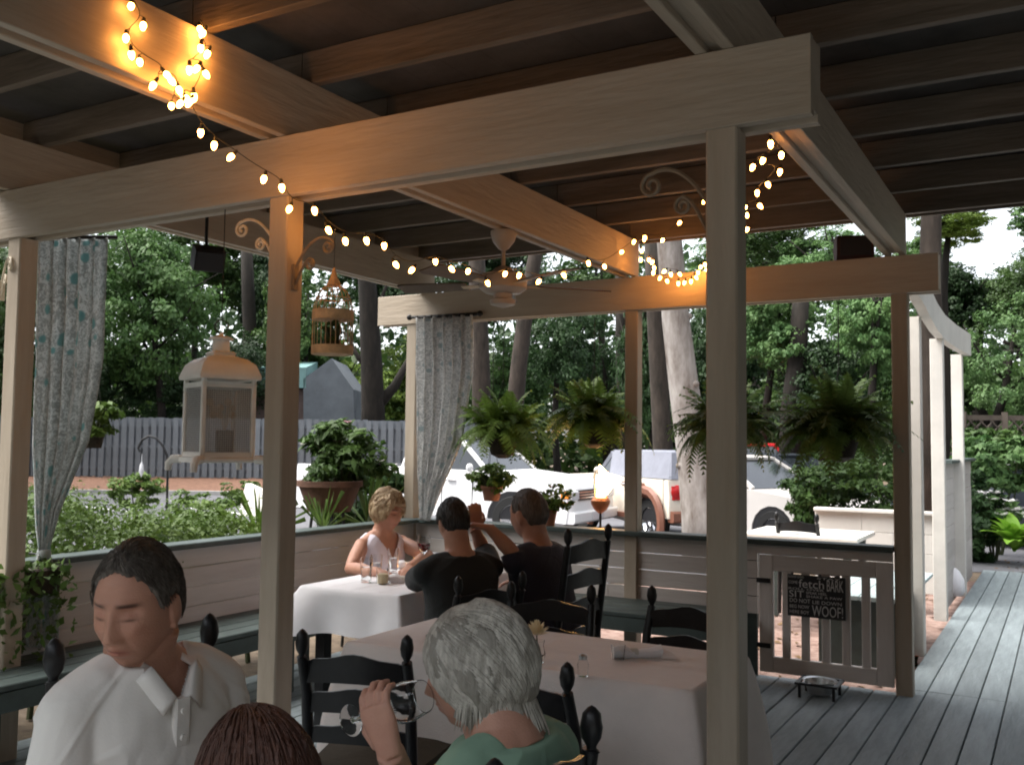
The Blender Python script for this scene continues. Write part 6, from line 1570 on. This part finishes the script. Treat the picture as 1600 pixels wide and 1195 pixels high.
# --- grey haired person in mint, drinking
Hg = at(746,1050,1.84); f = n2((-1,.02)); base = Vector((Hg.x, Hg.y, 0)) - Vector((f.x,f.y,0))*.10
gl_rim = at(662,1087,1.80); gl_dir = (at(575,1116,1.86)-gl_rim).normalized()   # from rim towards the foot
glass_c = gl_rim+gl_dir*.205*.9
gq = Vector((0,0,1)).rotation_difference(-gl_dir)
wine_glass('wine glass tilted to the lips of the grey haired person', glass_c, False, gq, .9)
bowl = gl_rim+gl_dir*.062
hv = (UP*.90 - RT*.25 + FW*.1); hv = (hv - gl_dir*hv.dot(gl_dir)).normalized(); hb_ = -(FW - gl_dir*FW.dot(gl_dir)); hb_ = (hb_ - hv*hb_.dot(hv)).normalized()
wr = bowl + hb_*.048 - hv*.070 + gl_dir*.016
gr, hmg, rmg = person('grey haired person in a mint green shirt drinking from a wine glass', base, f, .96, belly=.02, lean=.05, head=Hg, head_dir=(-.93,-.36), head_pitch=-4,
    hair=BOB, hairmat='hair_grey', shirt='mint', sleeve=.8, voxel=.003, wide=1.0, head_s=.93, skin='skin2',
    arms={'r': (None, at(668,1330,2.02), wr), 'l': (None, at(700,1360,1.62), at(610,1360,1.60))},
    hands={'r': {'dir': hv, 'up': hb_, 'curl': .56, 's': .95, 'thumb': -1}})
# loose strands combed back over the grey bob
def strands(parent, hm, spec, n, mat, seed=1, wmax=.0020, lens=(.5,1.3), lifts=(-.0004,.0022), overs=(-1,0)):
    """loose strands that run from the front of the parting back and down over the head"""
    r = random.Random(seed); m = MB(); pe = R(spec.get('pole', 60)); pv = Vector((0, math.cos(pe), math.sin(pe))); e1v = Vector((1,0,0)); e2v = pv.cross(e1v)
    for _ in range(n):
        be = r.uniform(-PI, PI); g0 = r.uniform(.05, 1.9); ln = r.uniform(*lens); over = r.uniform(*overs); lift = r.uniform(*lifts); sw = r.uniform(.12,.26); pts = []; k = 11
        for i in range(k):
            ga = g0+ln*i/(k-1); b2 = be+sw*(ga-.3)*.25
            d = pv*math.cos(ga)+(e1v*math.cos(b2)+e2v*math.sin(b2))*math.sin(ga)
            el = math.degrees(math.asin(max(-1,min(1,d.z)))); az = abs(math.degrees(math.atan2(d.x, d.y)))
            if el < np.interp(az, [a for a,_ in spec['line']], [b for _,b in spec['line']])-over: break
            X, Y, Z = [float(v) for v in head_xyz(np.array(d.x), np.array(d.y), np.array(d.z), False)]
            t_ = np.interp(el, [a for a,_ in spec['thick']], [b for _,b in spec['thick']]) + spec.get('back',0)*float(ss_(90,150,az))*float(ss_(-60,0,el))
            L = math.sqrt(X*X+Y*Y+Z*Z); q = 1+(t_+lift)/L; pts.append(hm @ Vector((X*q,Y*q,Z*q)))
        if len(pts) < 4: continue
        w = r.uniform(.0008, wmax); kk = len(pts)-1; m.tube(pts, [w*(.4+1.2*math.sin(PI*min(1,.12+.84*i/kk))) for i in range(kk+1)], 4, flat=.6)
    return m.build('hair_strands', mat, parent, smooth='all')
strands(gr, hmg, BOB, 2600, hairmat('grey_strands', (.24,.22,.185), (.74,.71,.64), 45), 3, .0021, (.8,1.7), (-.0012,.0030), (0,13))
strands(man, hm_, SHORT, 3200, M['hair_salt'], 4, .0011, (.10,.28), (-.001,.004))
# hair falling over the nape
m = MB(); rings = []; rr_ = random.Random(5)
jag = [rr_.uniform(-.010,.010) for _ in range(30)]
for lay in range(2):
    for i in range(9):
        u = i/8; rg = []
        for j in range(30):
            an = R(72)+R(216)*j/29; edge = 1-.55*(abs(j-14.5)/14.5)**3
            z = -.035-(.088+jag[j]*1.2)*u*edge; rx = .086-.004*u+.0025*math.sin(j*2.3)-lay*.006; ry = .106+.034*u+.0025*math.sin(j*1.7+u*2)-lay*.006
            rg.append(hmg @ Vector((rx*math.sin(an), ry*math.cos(an)-.004, z)))
        rings.append(rg)
    o0 = lay*9*30
for rg in rings: m.v += [tuple(p) for p in rg]
for i in range(17):
    if i == 8: continue
    for j in range(29): q = i*30+j; m.f.append((q,q+1,q+31,q+30)); m.m.append(0)
m.build('hair', M['hair_grey'], gr, smooth='all')
m = MB()
for k in range(260):
    an = R(74)+R(212)*rr_.random(); L_ = rr_.uniform(.05,.105)*(1-.45*(abs(math.degrees(an)-180)/108)**3); z0 = rr_.uniform(-.05,.0); pts = []
    for i in range(6):
        u = i/5; q_ = (-.035-z0)/.09 if z0 < -.035 else 0; f_ = max(0, min(1, (-.035-(z0-L_*u))/.09)); pts.append(hmg @ Vector(((.0885-.004*f_)*math.sin(an+.05*u), (.1085+.034*f_)*math.cos(an+.05*u)-.004, z0-L_*u)))
    m.tube(pts, [.0012,.0017,.0018,.0016,.0012,.0004], 4)
m.build('hair_strands', bpy.data.materials['grey_strands'], gr, smooth='all')
# --- auburn head in the foreground
Hb = at(402,1238,1.36); f = n2((-1,.25)); base = Vector((Hb.x, Hb.y, 0)) - Vector((f.x,f.y,0))*.09
br, hmb, rmb = person('person with auburn hair, only the crown of the head in view at the bottom edge', base, f, .86, head=Hb, hair=LONGT, hairmat='hair_brown', shirt='brown_shirt', sleeve=.8, voxel=.008)
strands(br, hmb, LONGT, 500, M['hair_brown'], 6)
# --- blonde woman on the left bench
Hw = at(606,799,6.05); f = n2((1,-.25)); base = Vector((Hw.x, Hw.y, 0)) - Vector((f.x,f.y,0))*.11
wo_, hmw, rmw = person('blonde short haired woman in a sleeveless pale blouse leaning over the table', base, f, .93, lean=.07, head=Hw, head_dir=(.97,-.10), head_pitch=-8, hair=PIXIE, hairmat='hair_blonde', shirt='blouse',
    sleeveless=True, vneck=.17, skin='skin', voxel=.0065, wide=.90, head_s=1.04, arms={'r': (None, at(548,888,5.75), at(592,893,5.45)), 'l': (None, at(668,868,6.0), at(640,886,5.65))})
# --- man in black, near side
Hk = at(708,816,4.86); f = n2((-.86,.42)); base = Vector((Hk.x, Hk.y, 0)) - Vector((f.x,f.y,0))*.16
kk, hmk, rmk = person('dark haired man in a black shirt with an elbow on the table, seen from behind', base, f, .945, belly=.05, lean=.12, head=Hk, head_dir=(-.82,.57), head_pitch=-16, hair=CROP, hairmat='hair_dark', shirt='black_shirt',
    sleeve=.85, voxel=.0065, wide=1.10, arms={'l': (None, atz(648,908,.80), atz(668,885,.80)), 'r': (None, at(755,860,5.12), at(742,826,5.02))},
    hands={'r': {'dir': (0,0,1), 'up': (.6,-.6,0), 'curl': .5, 'thumb': 1}})
# --- man in navy, far side
Hn = at(826,803,5.12); f = n2((-.98,.12)); base = Vector((Hn.x, Hn.y, 0)) - Vector((f.x,f.y,0))*.16
nn_, hmn, rmn = person('balding man in a navy shirt and jeans raising his hand to his face', base, f, .97, belly=.06, lean=.12, head=Hn, head_dir=(-.95,.28), head_pitch=-10, hair=BALD, hairmat='hair_thin', shirt='navy_shirt', trousers='jeans',
    sleeve=.9, voxel=.0065, wide=1.10, head_s=1.14, arms={'l': (None, at(800,862,4.92), at(764,824,4.92))}, hands={'l': {'dir': (RT*-.9+UP*.15), 'up': UP, 'curl': .45, 'thumb': 1}})
strands(wo_, hmw, PIXIE, 500, M['hair_blonde'], 7, .0022, (.2,.5), (0,.006)); strands(kk, hmk, CROP, 500, M['hair_dark'], 8, .0016, (.15,.35), (0,.004)); strands(nn_, hmn, BALD, 400, M['hair_thin'], 9, .0014, (.12,.3), (0,.003))
# chairs of the seated people
def chair_for(base, f, label, back=.17, src=tall, first=False):
    p = Vector((base.x, base.y)) - Vector(f)*back; return put(src, p, f, label, first)
p, q = at(120,972,2.02), at(305,968,2.30); put(tall, ((p.x+q.x)/2, (p.y+q.y)/2), (.97,-.12), 'tall black ladderback chair behind the man in the white polo', True)
p, q = at(768,1188,1.53), at(918,1130,1.85); c_ = put(tall, ((p.x+q.x)/2, (p.y+q.y)/2), (-1,0), 'tall black ladderback chair behind the grey haired person in mint'); c_.scale = (.95,1,.925)
chair_for(rmb.translation, n2((-1,.25)), 'tall black ladderback chair of the auburn haired person', .20).scale = (1,1,.75)
chair_for(rmk.translation, n2((-.86,.42)), 'black ladderback chair of the man in the black shirt', .19, low)
chair_for(rmn.translation, n2((-.98,.12)), 'tall black ladderback chair of the man in the navy shirt', .21)
